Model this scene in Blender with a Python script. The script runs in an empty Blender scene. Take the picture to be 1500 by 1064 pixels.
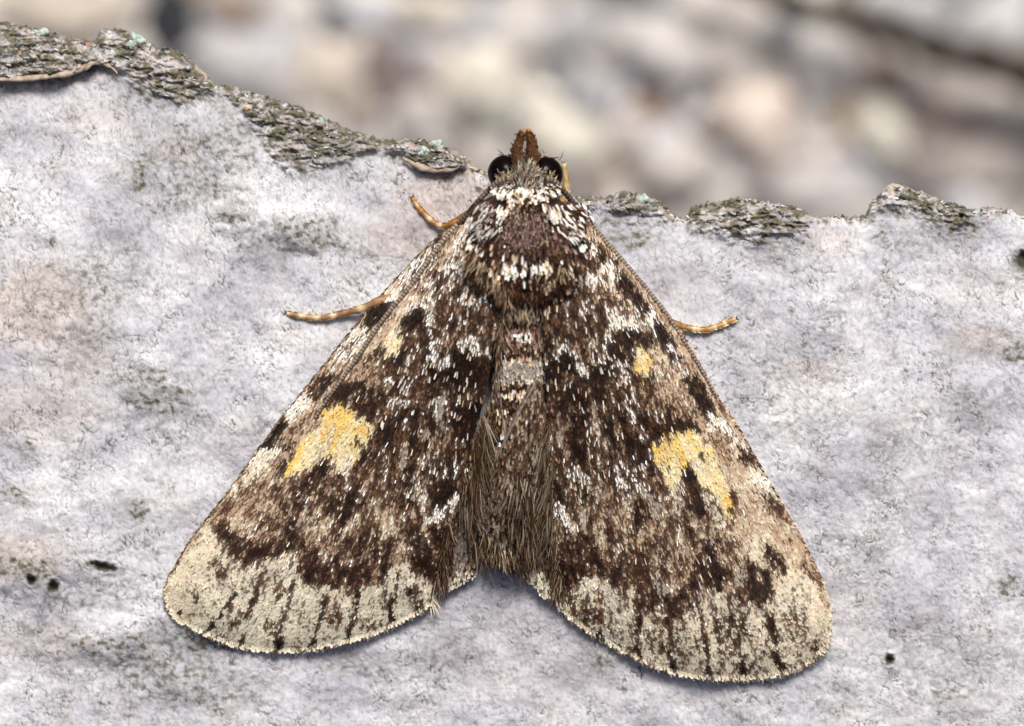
import bpy, math, random
import numpy as np
from mathutils import Vector

# ------------------------------------------------------------------ camera, sky, sun, exposure
# 1 unit = 1 mm.  The layout below is written in "u" (1 mm = 40 u), x to the right, y down, heights up.
S = 40.0
DIST = 150.0                      # camera height above the bark, mm
sc = bpy.context.scene
sc.unit_settings.system = 'METRIC'
sc.unit_settings.scale_length = 0.001
cam_d = bpy.data.cameras.new('camera')
cam = bpy.data.objects.new('camera', cam_d)
sc.collection.objects.link(cam)
cam.location = (0, 0, DIST)
cam.rotation_euler = (0, 0, 0)
cam_d.sensor_width = 36
cam_d.lens = 36 * DIST / 37.5
cam_d.clip_start = 1.0
cam_d.clip_end = 100000
cam_d.dof.use_dof = True
cam_d.dof.focus_distance = DIST - 0.7
APERTURE = 3.5                    # mm, diameter
cam_d.dof.aperture_fstop = cam_d.lens * 1e-3 / APERTURE
sc.camera = cam

SUN_EL, SUN_AZ = 52.0, 10.0       # azimuth measured from +Y (top of the picture) towards +X
w = bpy.data.worlds.new('World'); sc.world = w; w.use_nodes = True
nt = w.node_tree
bg = nt.nodes['Background']
sky = nt.nodes.new('ShaderNodeTexSky'); sky.sky_type = 'NISHITA'; sky.sun_disc = False
sky.air_density = 0.5; sky.dust_density = 6.0; sky.ozone_density = 0.6
sky.sun_elevation = math.radians(SUN_EL); sky.sun_rotation = math.radians(SUN_AZ)
nt.links.new(sky.outputs[0], bg.inputs[0]); bg.inputs[1].default_value = 0.085
sun_d = bpy.data.lights.new('sun', 'SUN'); sun_d.energy = 3.3; sun_d.angle = math.radians(20); sun_d.color = (1.0, 0.965, 0.91)
sun = bpy.data.objects.new('sun', sun_d); sc.collection.objects.link(sun)
sdir = Vector((math.sin(math.radians(SUN_AZ)) * math.cos(math.radians(SUN_EL)), math.cos(math.radians(SUN_AZ)) * math.cos(math.radians(SUN_EL)), math.sin(math.radians(SUN_EL))))
sun.rotation_euler = sdir.to_track_quat('Z', 'Y').to_euler()
sun.location = sdir * 400
sc.view_settings.view_transform = 'Standard'
sc.view_settings.look = 'None'
sc.view_settings.gamma = 1
sc.view_settings.exposure = -0.02
sc.render.engine = 'CYCLES'

# ------------------------------------------------------------------ helpers
rng = np.random.default_rng(7)
random.seed(7)
COL = sc.collection

def to_mm(x, y, z):
    """layout units -> mm; x, y are where the point is seen from above the bark plane at the picture's centre"""
    x = np.asarray(x, float); y = np.asarray(y, float); z = np.asarray(z, float)
    k = (DIST * S - z) / (DIST * S)
    return np.stack([(x - 750) / S * k, (532 - y) / S * k, z / S + 0 * x], -1)

_perm = np.random.default_rng(3).permutation(512)
_perm = np.concatenate([_perm, _perm])
_ang = np.random.default_rng(4).uniform(0, 2 * np.pi, 512)
_gx, _gy = np.cos(_ang), np.sin(_ang)
def perlin(x, y, seed=0):
    x = np.asarray(x, float) + seed * 37.31; y = np.asarray(y, float) + seed * 91.17
    xi = np.floor(x).astype(int); yi = np.floor(y).astype(int)
    fx = x - xi; fy = y - yi
    def g(ix, iy, dx, dy):
        h = _perm[(_perm[ix & 511] + iy) & 511]
        return _gx[h] * dx + _gy[h] * dy
    u = fx * fx * fx * (fx * (fx * 6 - 15) + 10); v = fy * fy * fy * (fy * (fy * 6 - 15) + 10)
    a = g(xi, yi, fx, fy); b = g(xi + 1, yi, fx - 1, fy)
    c = g(xi, yi + 1, fx, fy - 1); d = g(xi + 1, yi + 1, fx - 1, fy - 1)
    return (a + (b - a) * u) * (1 - v) + (c + (d - c) * u) * v      # about -0.7 .. 0.7
def fbm(x, y, seed=0, o=4, gain=0.5):
    t = 0; a = 1.0; f = 1.0
    for i in range(o):
        t = t + a * perlin(x * f, y * f, seed + i * 5); a *= gain; f *= 2.03
    return t
def sstep(a, b, x):
    t = np.clip((x - a) / (b - a), 0, 1); return t * t * (3 - 2 * t)
def seg_dist(x, y, pts):
    d = np.full(np.shape(x), 1e9)
    for (x0, y0), (x1, y1) in zip(pts[:-1], pts[1:]):
        dx, dy = x1 - x0, y1 - y0; L = dx * dx + dy * dy + 1e-9
        t = np.clip(((x - x0) * dx + (y - y0) * dy) / L, 0, 1)
        d = np.minimum(d, np.hypot(x - x0 - t * dx, y - y0 - t * dy))
    return d
def inside(x, y, poly):
    r = np.zeros(np.shape(x), bool); n = len(poly)
    for i in range(n):
        x0, y0 = poly[i]; x1, y1 = poly[(i + 1) % n]
        if y0 == y1: continue
        c = ((y0 > y) != (y1 > y)) & (x < (x1 - x0) * (y - y0) / (y1 - y0) + x0)
        r ^= c
    return r
def smooth_poly(pts, n=4, closed=False):
    """Catmull-Rom through the points"""
    P = [np.array(p, float) for p in pts]; m = len(P); out = []
    rngi = range(m if closed else m - 1)
    for i in rngi:
        if closed: a, b, c, d = P[i - 1], P[i], P[(i + 1) % m], P[(i + 2) % m]
        else: a, b, c, d = P[max(i - 1, 0)], P[i], P[i + 1], P[min(i + 2, m - 1)]
        for k in range(n):
            t = k / n
            out.append(0.5 * ((2 * b) + (-a + c) * t + (2 * a - 5 * b + 4 * c - d) * t * t + (-a + 3 * b - 3 * c + d) * t ** 3))
    if not closed: out.append(P[-1])
    return np.array(out)

def mesh_obj(name, verts, faces, mat, parent=None, smooth=True, col=None, colname='col'):
    """verts (N,3) in mm, faces: list of tuples or an (M,k) int array, col: (N,4) point colours"""
    me = bpy.data.meshes.new(name)
    verts = np.ascontiguousarray(verts, dtype=np.float32)
    if isinstance(faces, np.ndarray):
        k = faces.shape[1]; m = len(faces)
        me.vertices.add(len(verts)); me.vertices.foreach_set('co', verts.ravel())
        me.loops.add(m * k); me.loops.foreach_set('vertex_index', np.ascontiguousarray(faces, dtype=np.int32).ravel())
        me.polygons.add(m); me.polygons.foreach_set('loop_start', np.arange(0, m * k, k, dtype=np.int32))
        me.update(calc_edges=True)
    else:
        me.from_pydata(verts.tolist(), [], faces); me.update()
    me.polygons.foreach_set('use_smooth', np.full(len(me.polygons), smooth, dtype=bool))
    if col is not None:
        a = me.attributes.new(colname, 'FLOAT_COLOR', 'POINT')
        a.data.foreach_set('color', np.ascontiguousarray(col, dtype=np.float32).ravel())
    me.validate()
    me.materials.append(mat)
    o = bpy.data.objects.new(name, me); COL.objects.link(o)
    if parent is not None: o.parent = parent
    return o
def empty(name, label, cat, group=None):
    o = bpy.data.objects.new(name, None); COL.objects.link(o)
    o['label'] = label; o['category'] = cat
    if group: o['group'] = group
    o.empty_display_size = 1
    return o

def new_mat(name):
    m = bpy.data.materials.new(name); m.use_nodes = True
    n = m.node_tree.nodes; l = m.node_tree.links
    return m, n, l, n['Principled BSDF']
def attr_mat(name, rough=0.5, spec=0.4, noise=0.25, scale=6.0, bump=0.0, bscale=20.0, sheen=0.0):
    """colour from the point colours, broken up by a noise texture"""
    m, n, l, p = new_mat(name)
    a = n.new('ShaderNodeAttribute'); a.attribute_name = 'col'
    tc = n.new('ShaderNodeTexCoord')
    nz = n.new('ShaderNodeTexNoise'); nz.inputs['Scale'].default_value = scale; nz.inputs['Detail'].default_value = 5
    l.new(tc.outputs['Object'], nz.inputs['Vector'])
    mr = n.new('ShaderNodeMapRange'); mr.inputs[1].default_value = 0.3; mr.inputs[2].default_value = 0.7
    mr.inputs[3].default_value = 1 - noise; mr.inputs[4].default_value = 1 + noise
    l.new(nz.outputs[0], mr.inputs[0])
    mx = n.new('ShaderNodeMix'); mx.data_type = 'RGBA'; mx.blend_type = 'MULTIPLY'; mx.inputs[0].default_value = 1
    l.new(a.outputs['Color'], mx.inputs[6]); l.new(mr.outputs[0], mx.inputs[7])
    l.new(mx.outputs[2], p.inputs['Base Color'])
    p.inputs['Roughness'].default_value = rough; p.inputs['Specular IOR Level'].default_value = spec
    if sheen: p.inputs['Sheen Weight'].default_value = sheen
    if bump:
        nb = n.new('ShaderNodeTexNoise'); nb.inputs['Scale'].default_value = bscale; nb.inputs['Detail'].default_value = 6
        l.new(tc.outputs['Object'], nb.inputs['Vector'])
        b = n.new('ShaderNodeBump'); b.inputs['Strength'].default_value = bump; b.inputs['Distance'].default_value = 0.05
        l.new(nb.outputs[0], b.inputs['Height']); l.new(b.outputs[0], p.inputs['Normal'])
    return m
def noise_mat(name, c0, c1, scale=3.0, rough=0.7, spec=0.3, bump=0.3, bdist=0.1):
    m, n, l, p = new_mat(name)
    tc = n.new('ShaderNodeTexCoord')
    nz = n.new('ShaderNodeTexNoise'); nz.inputs['Scale'].default_value = scale; nz.inputs['Detail'].default_value = 6
    l.new(tc.outputs['Object'], nz.inputs['Vector'])
    cr = n.new('ShaderNodeValToRGB'); cr.color_ramp.elements[0].position = 0.32; cr.color_ramp.elements[1].position = 0.68
    cr.color_ramp.elements[0].color = (*c0, 1); cr.color_ramp.elements[1].color = (*c1, 1)
    l.new(nz.outputs[0], cr.inputs[0]); l.new(cr.outputs[0], p.inputs['Base Color'])
    p.inputs['Roughness'].default_value = rough; p.inputs['Specular IOR Level'].default_value = spec
    b = n.new('ShaderNodeBump'); b.inputs['Strength'].default_value = bump; b.inputs['Distance'].default_value = bdist
    l.new(nz.outputs[0], b.inputs['Height']); l.new(b.outputs[0], p.inputs['Normal'])
    return m

# ------------------------------------------------------------------ the ground with its gravel, far below the log
GD = 112.0                         # depth of the ground below the bark, mm
GZ = -GD * S                     # ground level, u
gmat = noise_mat('sandy_ground', (0.10, 0.075, 0.055), (0.26, 0.21, 0.17), 0.25, 0.9, 0.2, 0.5, 0.5)
gr = mesh_obj('ground', np.array([(-30000, -30000, GZ / S), (30000, -30000, GZ / S), (30000, 30000, GZ / S), (-30000, 30000, GZ / S)]), [(0, 1, 2, 3)], gmat, smooth=False)
gr['kind'] = 'structure'

def ico(sub):
    import bmesh
    bm = bmesh.new(); bmesh.ops.create_icosphere(bm, subdivisions=sub, radius=1.0)
    v = np.array([q.co[:] for q in bm.verts]); f = np.array([[q.index for q in t.verts] for t in bm.faces]); bm.free()
    return v, f
ICO1, ICO2, ICO3 = ico(1), ico(2), ico(3)
def pebble(base, rx, ry, rz, rot, seed, rough=0.25):
    v, f = base
    n = fbm(v[:, 0] * 0.9 + v[:, 2] * 0.7 + 3, v[:, 1] * 0.9 - v[:, 2] * 0.6, seed, 3)
    v = v * (1 + rough * 1.4 * n)[:, None]
    # flatten one or two facets, as on broken gravel
    r = np.random.default_rng(seed)
    for _ in range(3):
        d = r.normal(size=3); d /= np.linalg.norm(d); k = v @ d; lim = r.uniform(0.55, 0.8)
        v = v - np.outer(np.maximum(k - lim, 0) * 0.85, d)
    v = v * (rx, ry, rz); c, s = math.cos(rot), math.sin(rot)
    return np.stack([v[:, 0] * c - v[:, 1] * s, v[:, 0] * s + v[:, 1] * c, v[:, 2]], -1), f

# prominent stones, and a dark shape for a shadow gap: seen at (x, y), half sizes, turn, colour, label
STONES = [
 (70, 8, 105, 52, 0.1, (0.62, 0.55, 0.47), 'blurred beige stone in the top left corner above the bark edge'),
 (246, 24, 36, 84, 0.05, (0.025, 0.028, 0.035), 'blurred narrow near-black shape added for the shadow gap in the gravel at top left'),  # dark body standing in for the shade between two stones
 (335, 95, 62, 60, 0.4, (0.56, 0.55, 0.55), 'blurred blue-grey stone just right of the near-black gap'),
 (345, 12, 48, 34, 0.0, (0.40, 0.32, 0.27), 'blurred pinkish brown stone at the top edge right of the near-black gap'),
 (425, 30, 46, 42, 0.6, (0.66, 0.63, 0.60), 'blurred pale stone at the top between the brown and dark grey stones'),
 (505, 30, 44, 36, 0.3, (0.20, 0.20, 0.22), 'blurred dark grey stone at the top left of the middle'),
 (485, 120, 62, 50, 0.2, (0.68, 0.60, 0.52), 'blurred cream stone above the lichen-crusted pocket of the bark'),
 (570, 100, 36, 56, -0.5, (0.26, 0.21, 0.20), 'blurred mauve-grey stone left of the large cream stone'),
 (650, 22, 66, 36, 0.1, (0.74, 0.68, 0.60), 'blurred cream stone at the top edge above the large cream stone'),
 (705, 118, 62, 66, -0.3, (0.86, 0.76, 0.66), 'large blurred cream stone left above the moth head'),
 (762, 40, 50, 46, 0.9, (0.72, 0.69, 0.66), 'blurred pale stone at the top middle beside a blue-grey one'),
 (835, 52, 52, 38, -0.2, (0.47, 0.47, 0.49), 'blurred blue-grey stone at the top right of the middle'),
 (764, 168, 40, 26, 0.2, (0.46, 0.46, 0.47), 'small blurred grey stone right above the moth palps'),
 (872, 130, 42, 52, 0.1, (0.45, 0.45, 0.47), 'blurred blue-grey stone above the cream stone behind the moth head'),
 (826, 205, 60, 40, 0.1, (0.87, 0.77, 0.66), 'bright cream stone blurred directly behind the moth palps and right eye'),
 (955, 70, 70, 56, 0.3, (0.68, 0.65, 0.63), 'broad blurred pale stone left of the dark brown stone at top right'),
 (1014, 116, 30, 34, 0.2, (0.09, 0.085, 0.10), 'small blurred dark grey stone below the broad pale stone'),
 (940, 172, 46, 24, -0.4, (0.26, 0.17, 0.12), 'blurred brown stone right above the moth right antenna'),
 (985, 245, 74, 40, -0.2, (0.62, 0.58, 0.55), 'blurred pale stone low behind the bark edge right of the moth'),
 (1060, 60, 52, 60, 0.2, (0.66, 0.62, 0.58), 'blurred pale stone left of the slate stone under the twig'),
 (1130, 50, 44, 22, 0.1, (0.22, 0.23, 0.26), 'blurred slate stone under the upper end of the twig'),
 (1110, 190, 64, 62, 0.5, (0.72, 0.62, 0.55), 'blurred pinkish cream stone in the middle of the gravel at right'),
 (1200, 95, 62, 50, 0.0, (0.64, 0.62, 0.61), 'blurred light grey stone below the middle of the twig'),
 (1228, 158, 26, 34, 0.3, (0.34, 0.20, 0.10), 'small blurred orange-brown stone left of the bright cream stone at right'),
 (1270, 112, 54, 26, 0.35, (0.22, 0.17, 0.15), 'blurred dark brown stone below the twig at right'),
 (1290, 198, 54, 42, 0.3, (0.86, 0.77, 0.66), 'bright cream stone blurred above the tallest bump of the bark edge'),
 (1372, 190, 50, 60, 0.2, (0.36, 0.30, 0.28), 'blurred mauve-brown stone right of the bright cream stone'),
 (1405, 62, 40, 40, 0.2, (0.42, 0.42, 0.44), 'round blurred grey stone lying against the twig at top right'),
 (1455, 165, 60, 46, 0.1, (0.60, 0.55, 0.52), 'blurred beige stone at the right edge below the twig'),
 (1470, 40, 50, 44, 0.5, (0.62, 0.61, 0.61), 'blurred light grey stone in the top right corner above the twig'),
 (1330, 14, 66, 34, 0.1, (0.60, 0.60, 0.62), 'blurred light grey stone at the top edge above the twig'),
 (1180, 272, 90, 38, 0.0, (0.60, 0.57, 0.56), 'blurred pale grey stone just above the bark edge between its two right bumps'),
 (1420, 255, 80, 40, 0.0, (0.50, 0.45, 0.42), 'blurred grey-brown stone just above the bark edge at far right'),
 (620, 185, 60, 44, 0.3, (0.50, 0.47, 0.45), 'blurred grey stone above the oval bark flake left of the moth head'),
 (415, 130, 40, 40, 0.3, (0.46, 0.44, 0.43), 'small blurred grey stone above the dark pocket of the bark edge'),
]
stone_mats = {}
for i, (x, y, rx, ry, rot, c, lab) in enumerate(STONES):
    rz = 0.62 * min(rx, ry) + 10
    kk = 1 + GD / DIST
    zc = GZ + rz * kk * 0.75
    v, f = pebble(ICO3, rx * kk * 1.10, ry * kk * 1.10, rz * kk, -rot, 100 + i, 0.42)
    cen = to_mm(x, y, zc)
    m = noise_mat('stone_mineral', tuple(q * 0.55 for q in c), tuple(min(q * 1.2, 0.92) for q in c), 0.32, 0.75, 0.35, 0.4, 0.3)
    o = mesh_obj('stone', v / S, f, m)
    o.location = cen
    o['label'] = lab; o['category'] = 'stone'; o['group'] = 'blurred stones of the gravel'
# the countless small gravel between and around them
gv, gf, gc = [], [], []
n0 = 0
pal = np.array([(0.66, 0.60, 0.53), (0.55, 0.54, 0.54), (0.40, 0.40, 0.43), (0.72, 0.66, 0.58), (0.30, 0.24, 0.20), (0.60, 0.53, 0.48), (0.20, 0.19, 0.20)])
protos = [pebble(ICO1, 1, 1, 0.7, 0, 300 + k, 0.3) for k in range(14)]
for k in range(5200):
    big = k % 3 == 0
    x = rng.uniform(-1900, 3400); y = rng.uniform(-1500, 520)
    if k > 3600: x = rng.uniform(-200, 1700); y = rng.uniform(-150, 420)
    r = rng.uniform(34, 62) if big else rng.uniform(16, 36)
    v, f = protos[k % 14]; a = rng.uniform(0, 6.28); c, s = math.cos(a), math.sin(a)
    q = v * (r * rng.uniform(0.8, 1.4), r * rng.uniform(0.7, 1.1), r)
    q = np.stack([q[:, 0] * c - q[:, 1] * s, q[:, 0] * s + q[:, 1] * c, q[:, 2]], -1) / S * 1.6
    gv.append(q + to_mm(x, y, GZ + r * 0.4)); gf.append(f + n0); n0 += len(v)
    cc = pal[rng.choice(7, p=[.22, .15, .08, .17, .17, .13, .08])] * rng.uniform(0.72, 1.2)
    cc = cc * (.96, 1, 1.05); gc.append(np.tile(np.append(cc, 1), (len(v), 1)))
g = mesh_obj('gravel', np.concatenate(gv), np.concatenate(gf), attr_mat('gravel_mineral', 0.8, 0.3, 0.3, 1.2, 0.4, 3.0), col=np.concatenate(gc))
g['kind'] = 'stuff'; g['label'] = 'pale mixed gravel lying between the blurred stones'; g['category'] = 'gravel'

# the dark twig lying over the stones at top right
def tube(pts, rad, seg=10, cap=True):
    """pts (n,3) in u-space already mm; rad (n,)"""
    pts = np.asarray(pts, float); n = len(pts); V = []
    t = np.gradient(pts, axis=0); t /= np.linalg.norm(t, axis=1)[:, None] + 1e-12
    up = np.array([0, 0, 1.0])
    for i in range(n):
        a = np.cross(t[i], up); a /= np.linalg.norm(a) + 1e-9; b = np.cross(a, t[i])
        for k in range(seg):
            th = 2 * np.pi * k / seg
            V.append(pts[i] + rad[i] * (math.cos(th) * a + math.sin(th) * b))
    F = []
    for i in range(n - 1):
        for k in range(seg):
            k2 = (k + 1) % seg
            F.append((i * seg + k, i * seg + k2, (i + 1) * seg + k2, (i + 1) * seg + k))
    if cap:
        F.append(tuple(range(seg))[::-1]); F.append(tuple((n - 1) * seg + k for k in range(seg)))
    return np.array(V), F
tw = smooth_poly([(900, -150), (1030, -62), (1138, -4), (1220, 18), (1300, 42), (1365, 70), (1440, 88), (1510, 112), (1640, 140), (1800, 210)], 5)
tz = GZ + 260
tp = to_mm(tw[:, 0], tw[:, 1], np.full(len(tw), tz) + 14 * np.sin(np.arange(len(tw)) * 0.5))
tr = (16 + 13 * sstep(0, 45, np.arange(len(tw))) + 3 * np.sin(np.arange(len(tw)) * 1.3)) * (1 + GD / DIST) / S
v, f = tube(tp, tr, 12)
twig = mesh_obj('twig', v, f, noise_mat('twig_bark', (0.022, 0.016, 0.012), (0.07, 0.052, 0.04), 1.5, 0.85, 0.2, 0.6, 0.3))
twig['label'] = 'thin dark brown twig lying blurred across the gravel at top right'; twig['category'] = 'twig'

# ------------------------------------------------------------------ the log with pale bark
log = empty('birch_log', 'pale grey-white barked log with ragged lichen-crusted edge, carrying the moth', 'log')
EDGE = np.array([(-900, -60), (-500, 5), (-200, 22), (0, 33), (30, 36), (60, 45), (110, 58), (135, 62), (150, 45), (175, 43), (205, 56), (232, 72), (250, 72), (270, 80), (290, 100), (312, 124),
 (345, 130), (390, 142), (430, 155), (470, 172), (520, 195), (560, 206), (595, 206), (615, 204), (640, 211), (665, 222), (685, 234), (694, 250), (735, 262), (790, 276), (850, 288), (885, 290), (915, 283), (945, 286),
 (970, 298), (988, 315), (1004, 322), (1012, 306), (1040, 298), (1080, 291), (1120, 296), (1160, 301), (1180, 312), (1200, 320), (1225, 317), (1245, 319), (1266, 318), (1276, 299),
 (1290, 284), (1303, 271), (1330, 276), (1360, 286), (1400, 300), (1430, 311), (1442, 303), (1475, 308), (1500, 318), (1700, 330), (2000, 322), (2500, 350)], float)
LOW = np.array([(-900, 60), (-200, 105), (0, 117), (60, 112), (110, 107), (138, 94), (160, 96), (185, 110), (215, 130), (250, 150), (290, 146), (320, 140), (345, 152), (365, 180), (385, 212), (402, 236), (440, 247), (480, 241), (520, 227),
 (560, 221), (590, 226), (606, 238), (632, 248), (662, 247), (690, 246), (720, 258), (790, 274), (850, 300), (880, 310), (920, 314), (960, 322), (1000, 330), (1030, 338), (1070, 348), (1110, 354), (1150, 344),
 (1190, 330), (1230, 322), (1262, 322), (1290, 312), (1330, 300), (1365, 322), (1400, 336), (1430, 322), (1470, 316), (1500, 322), (1700, 345), (2500, 360)], float)
LIPH = np.array([(-900, 26), (0, 28), (130, 26), (170, 16), (200, 7), (330, 5), (380, 8), (440, 9), (540, 10), (590, 18), (640, 26), (688, 22), (700, 6), (850, 5), (930, 7), (1000, 5), (1020, 8), (1110, 8), (1190, 5), (1250, 4), (1300, 8), (1400, 7), (1500, 4), (2500, 8)], float)
def edge_y(x):
    return np.interp(x, EDGE[:, 0], EDGE[:, 1]) + 5.0 * perlin(x / 13, x * 0 + .5, 2) + 4.5 * perlin(x / 5.5, x * 0 + .5, 3) + 3.0 * perlin(x / 2.6, x * 0 + .5, 6)
def low_y(x): return np.interp(x, LOW[:, 0], LOW[:, 1]) + 6 * perlin(x / 28, x * 0 + .5, 4) + 3 * perlin(x / 9, x * 0 + .5, 5)
def base_z(y): return -(np.asarray(y, float) - 532) ** 2 / 6500.0

# knots / swirls: x, y, rx, ry, turn, height, line strength, moss
KNOTS = [(430, 338, 62, 30, 0.25, 16, 1.0, .55), (335, 305, 48, 30, -0.3, 9, .8, .45), (205, 205, 36, 40, 0.6, 5, .9, .45), (185, 255, 34, 28, 0.4, 5, .7, .25), (228, 575, 70, 38, 0.15, 9, .8, .5), (62, 835, 100, 42, 0.1, 12, 1.0, .30),
 (165, 938, 90, 32, -0.15, 12, 1.0, .28), (150, 832, 46, 30, 0.1, 5, .6, .15), (45, 652, 34, 22, 0.1, 7, .9, .2), (15, 722, 40, 18, 0.2, 5, .8, .45), (205, 745, 36, 22, 0.3, 5, .6, .4), (470, 205, 86, 30, 0.12, -8, 1.0, .9), (1120, 340, 70, 24, 0.2, 5, .7, .3),
 (1270, 700, 60, 22, 0.3, 3, .35, .05), (1390, 330, 40, 30, 0.1, 4, .3, .6), (75, 352, 16, 8, 0, 3, .6, .3), (1100, 1000, 60, 20, .2, 2, .3, .1), (290, 1010, 30, 18, .2, 4, .5, .3)]
HOLES = [(150, 830, 19, 5.5, 0.2), (46, 850, 7, 6, 0.3), (78, 860, 6.5, 8.5, 0), (1499, 383, 13, 14, 0), (1303, 967, 6, 7, 0)]
MOSS_SHADE = [(300, 215, 34, 14, .5), (215, 235, 30, 18, .4), (300, 275, 30, 26, .45), (360, 235, 26, 30, .3), (270, 300, 40, 16, .3), (480, 350, 26, 30, .4), (90, 395, 50, 14, .2), (140, 430, 40, 50, .3), (225, 545, 26, 8, .5), (250, 600, 46, 9, .5), (30, 825, 60, 10, .5), (110, 880, 60, 14, .3), (290, 945, 60, 16, .5), (330, 1010, 60, 30, .3), (180, 960, 60, 12, .4), (540, 985, 40, 12, .3), (1020, 340, 14, 8, .5), (880, 330, 26, 10, .4), (1330, 310, 40, 10, .5), (1170, 620, 60, 40, .2), (1430, 590, 40, 30, .2), (1260, 800, 60, 40, .16), (1380, 1010, 60, 20, .3), (1230, 1010, 40, 14, .25), (203, 750, 18, 9, .9), (42, 654, 13, 7, .9), (75, 354, 14, 7, .8), (206, 268, 10, 18, 1), (196, 286, 7, 6, .9), (275, 220, 16, 8, .9), (128, 938, 10, 6, .9), (197, 934, 16, 5, .8), (1157, 456, 7, 5, .7), (1096, 985, 7, 5, .8), (430, 335, 40, 12, .8), (455, 352, 30, 8, .8), (340, 320, 26, 8, .6), (40, 840, 50, 8, .6), (150, 945, 70, 8, .6), (225, 590, 50, 8, .6), (215, 555, 30, 6, .7), (255, 128, 75, 26, .95), (475, 205, 82, 24, .9), (420, 165, 60, 20, .5), (285, 225, 60, 40, .35), (275, 265, 50, 30, .35), (330, 205, 40, 45, .30), (430, 345, 60, 26, .5), (205, 262, 12, 26, .7), (1490, 516, 24, 14, .8), (1395, 322, 40, 26, .7), (935, 352, 26, 16, .5), (905, 345, 20, 12, .35), (1350, 350, 45, 25, .25),
         (1125, 330, 28, 18, .6), (1060, 310, 44, 20, .45), (170, 400, 60, 70, .2), (120, 460, 60, 90, .22), (235, 575, 50, 30, .4), (205, 745, 22, 16, .5), (300, 930, 100, 28, .35), (250, 990, 110, 45, .35), (640, 960, 60, 20, .2), (885, 970, 22, 10, .4), (1290, 345, 16, 14, .4), (1040, 340, 12, 20, .35),  # the patch below the left wing tip also paints the wing's shadow
         (1155, 560, 90, 70, .18), (1400, 960, 100, 60, .15), (1330, 640, 90, 60, .12), (1480, 860, 30, 22, .4), (20, 720, 26, 10, .6), (640, 232, 46, 14, .6), (45, 90, 130, 34, .45), (930, 296, 40, 10, .75)]
PINK = [(50, 450, 90, 70, .55), (110, 520, 60, 60, .35), (60, 600, 110, 60, .3), (640, 290, 70, 45, .55), (700, 285, 30, 22, .5), (600, 350, 80, 40, .4), (250, 215, 40, 20, .25), (140, 175, 60, 30, .25), (1215, 355, 40, 30, .35), (1420, 420, 60, 40, .12), (1440, 500, 60, 30, .4), (1190, 545, 50, 20, .3), (30, 815, 80, 40, .45), (60, 940, 90, 40, .25), (1220, 900, 80, 60, .2), (330, 660, 50, 20, .15), (800, 960, 200, 70, .18), (1000, 420, 60, 40, .12)]

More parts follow.
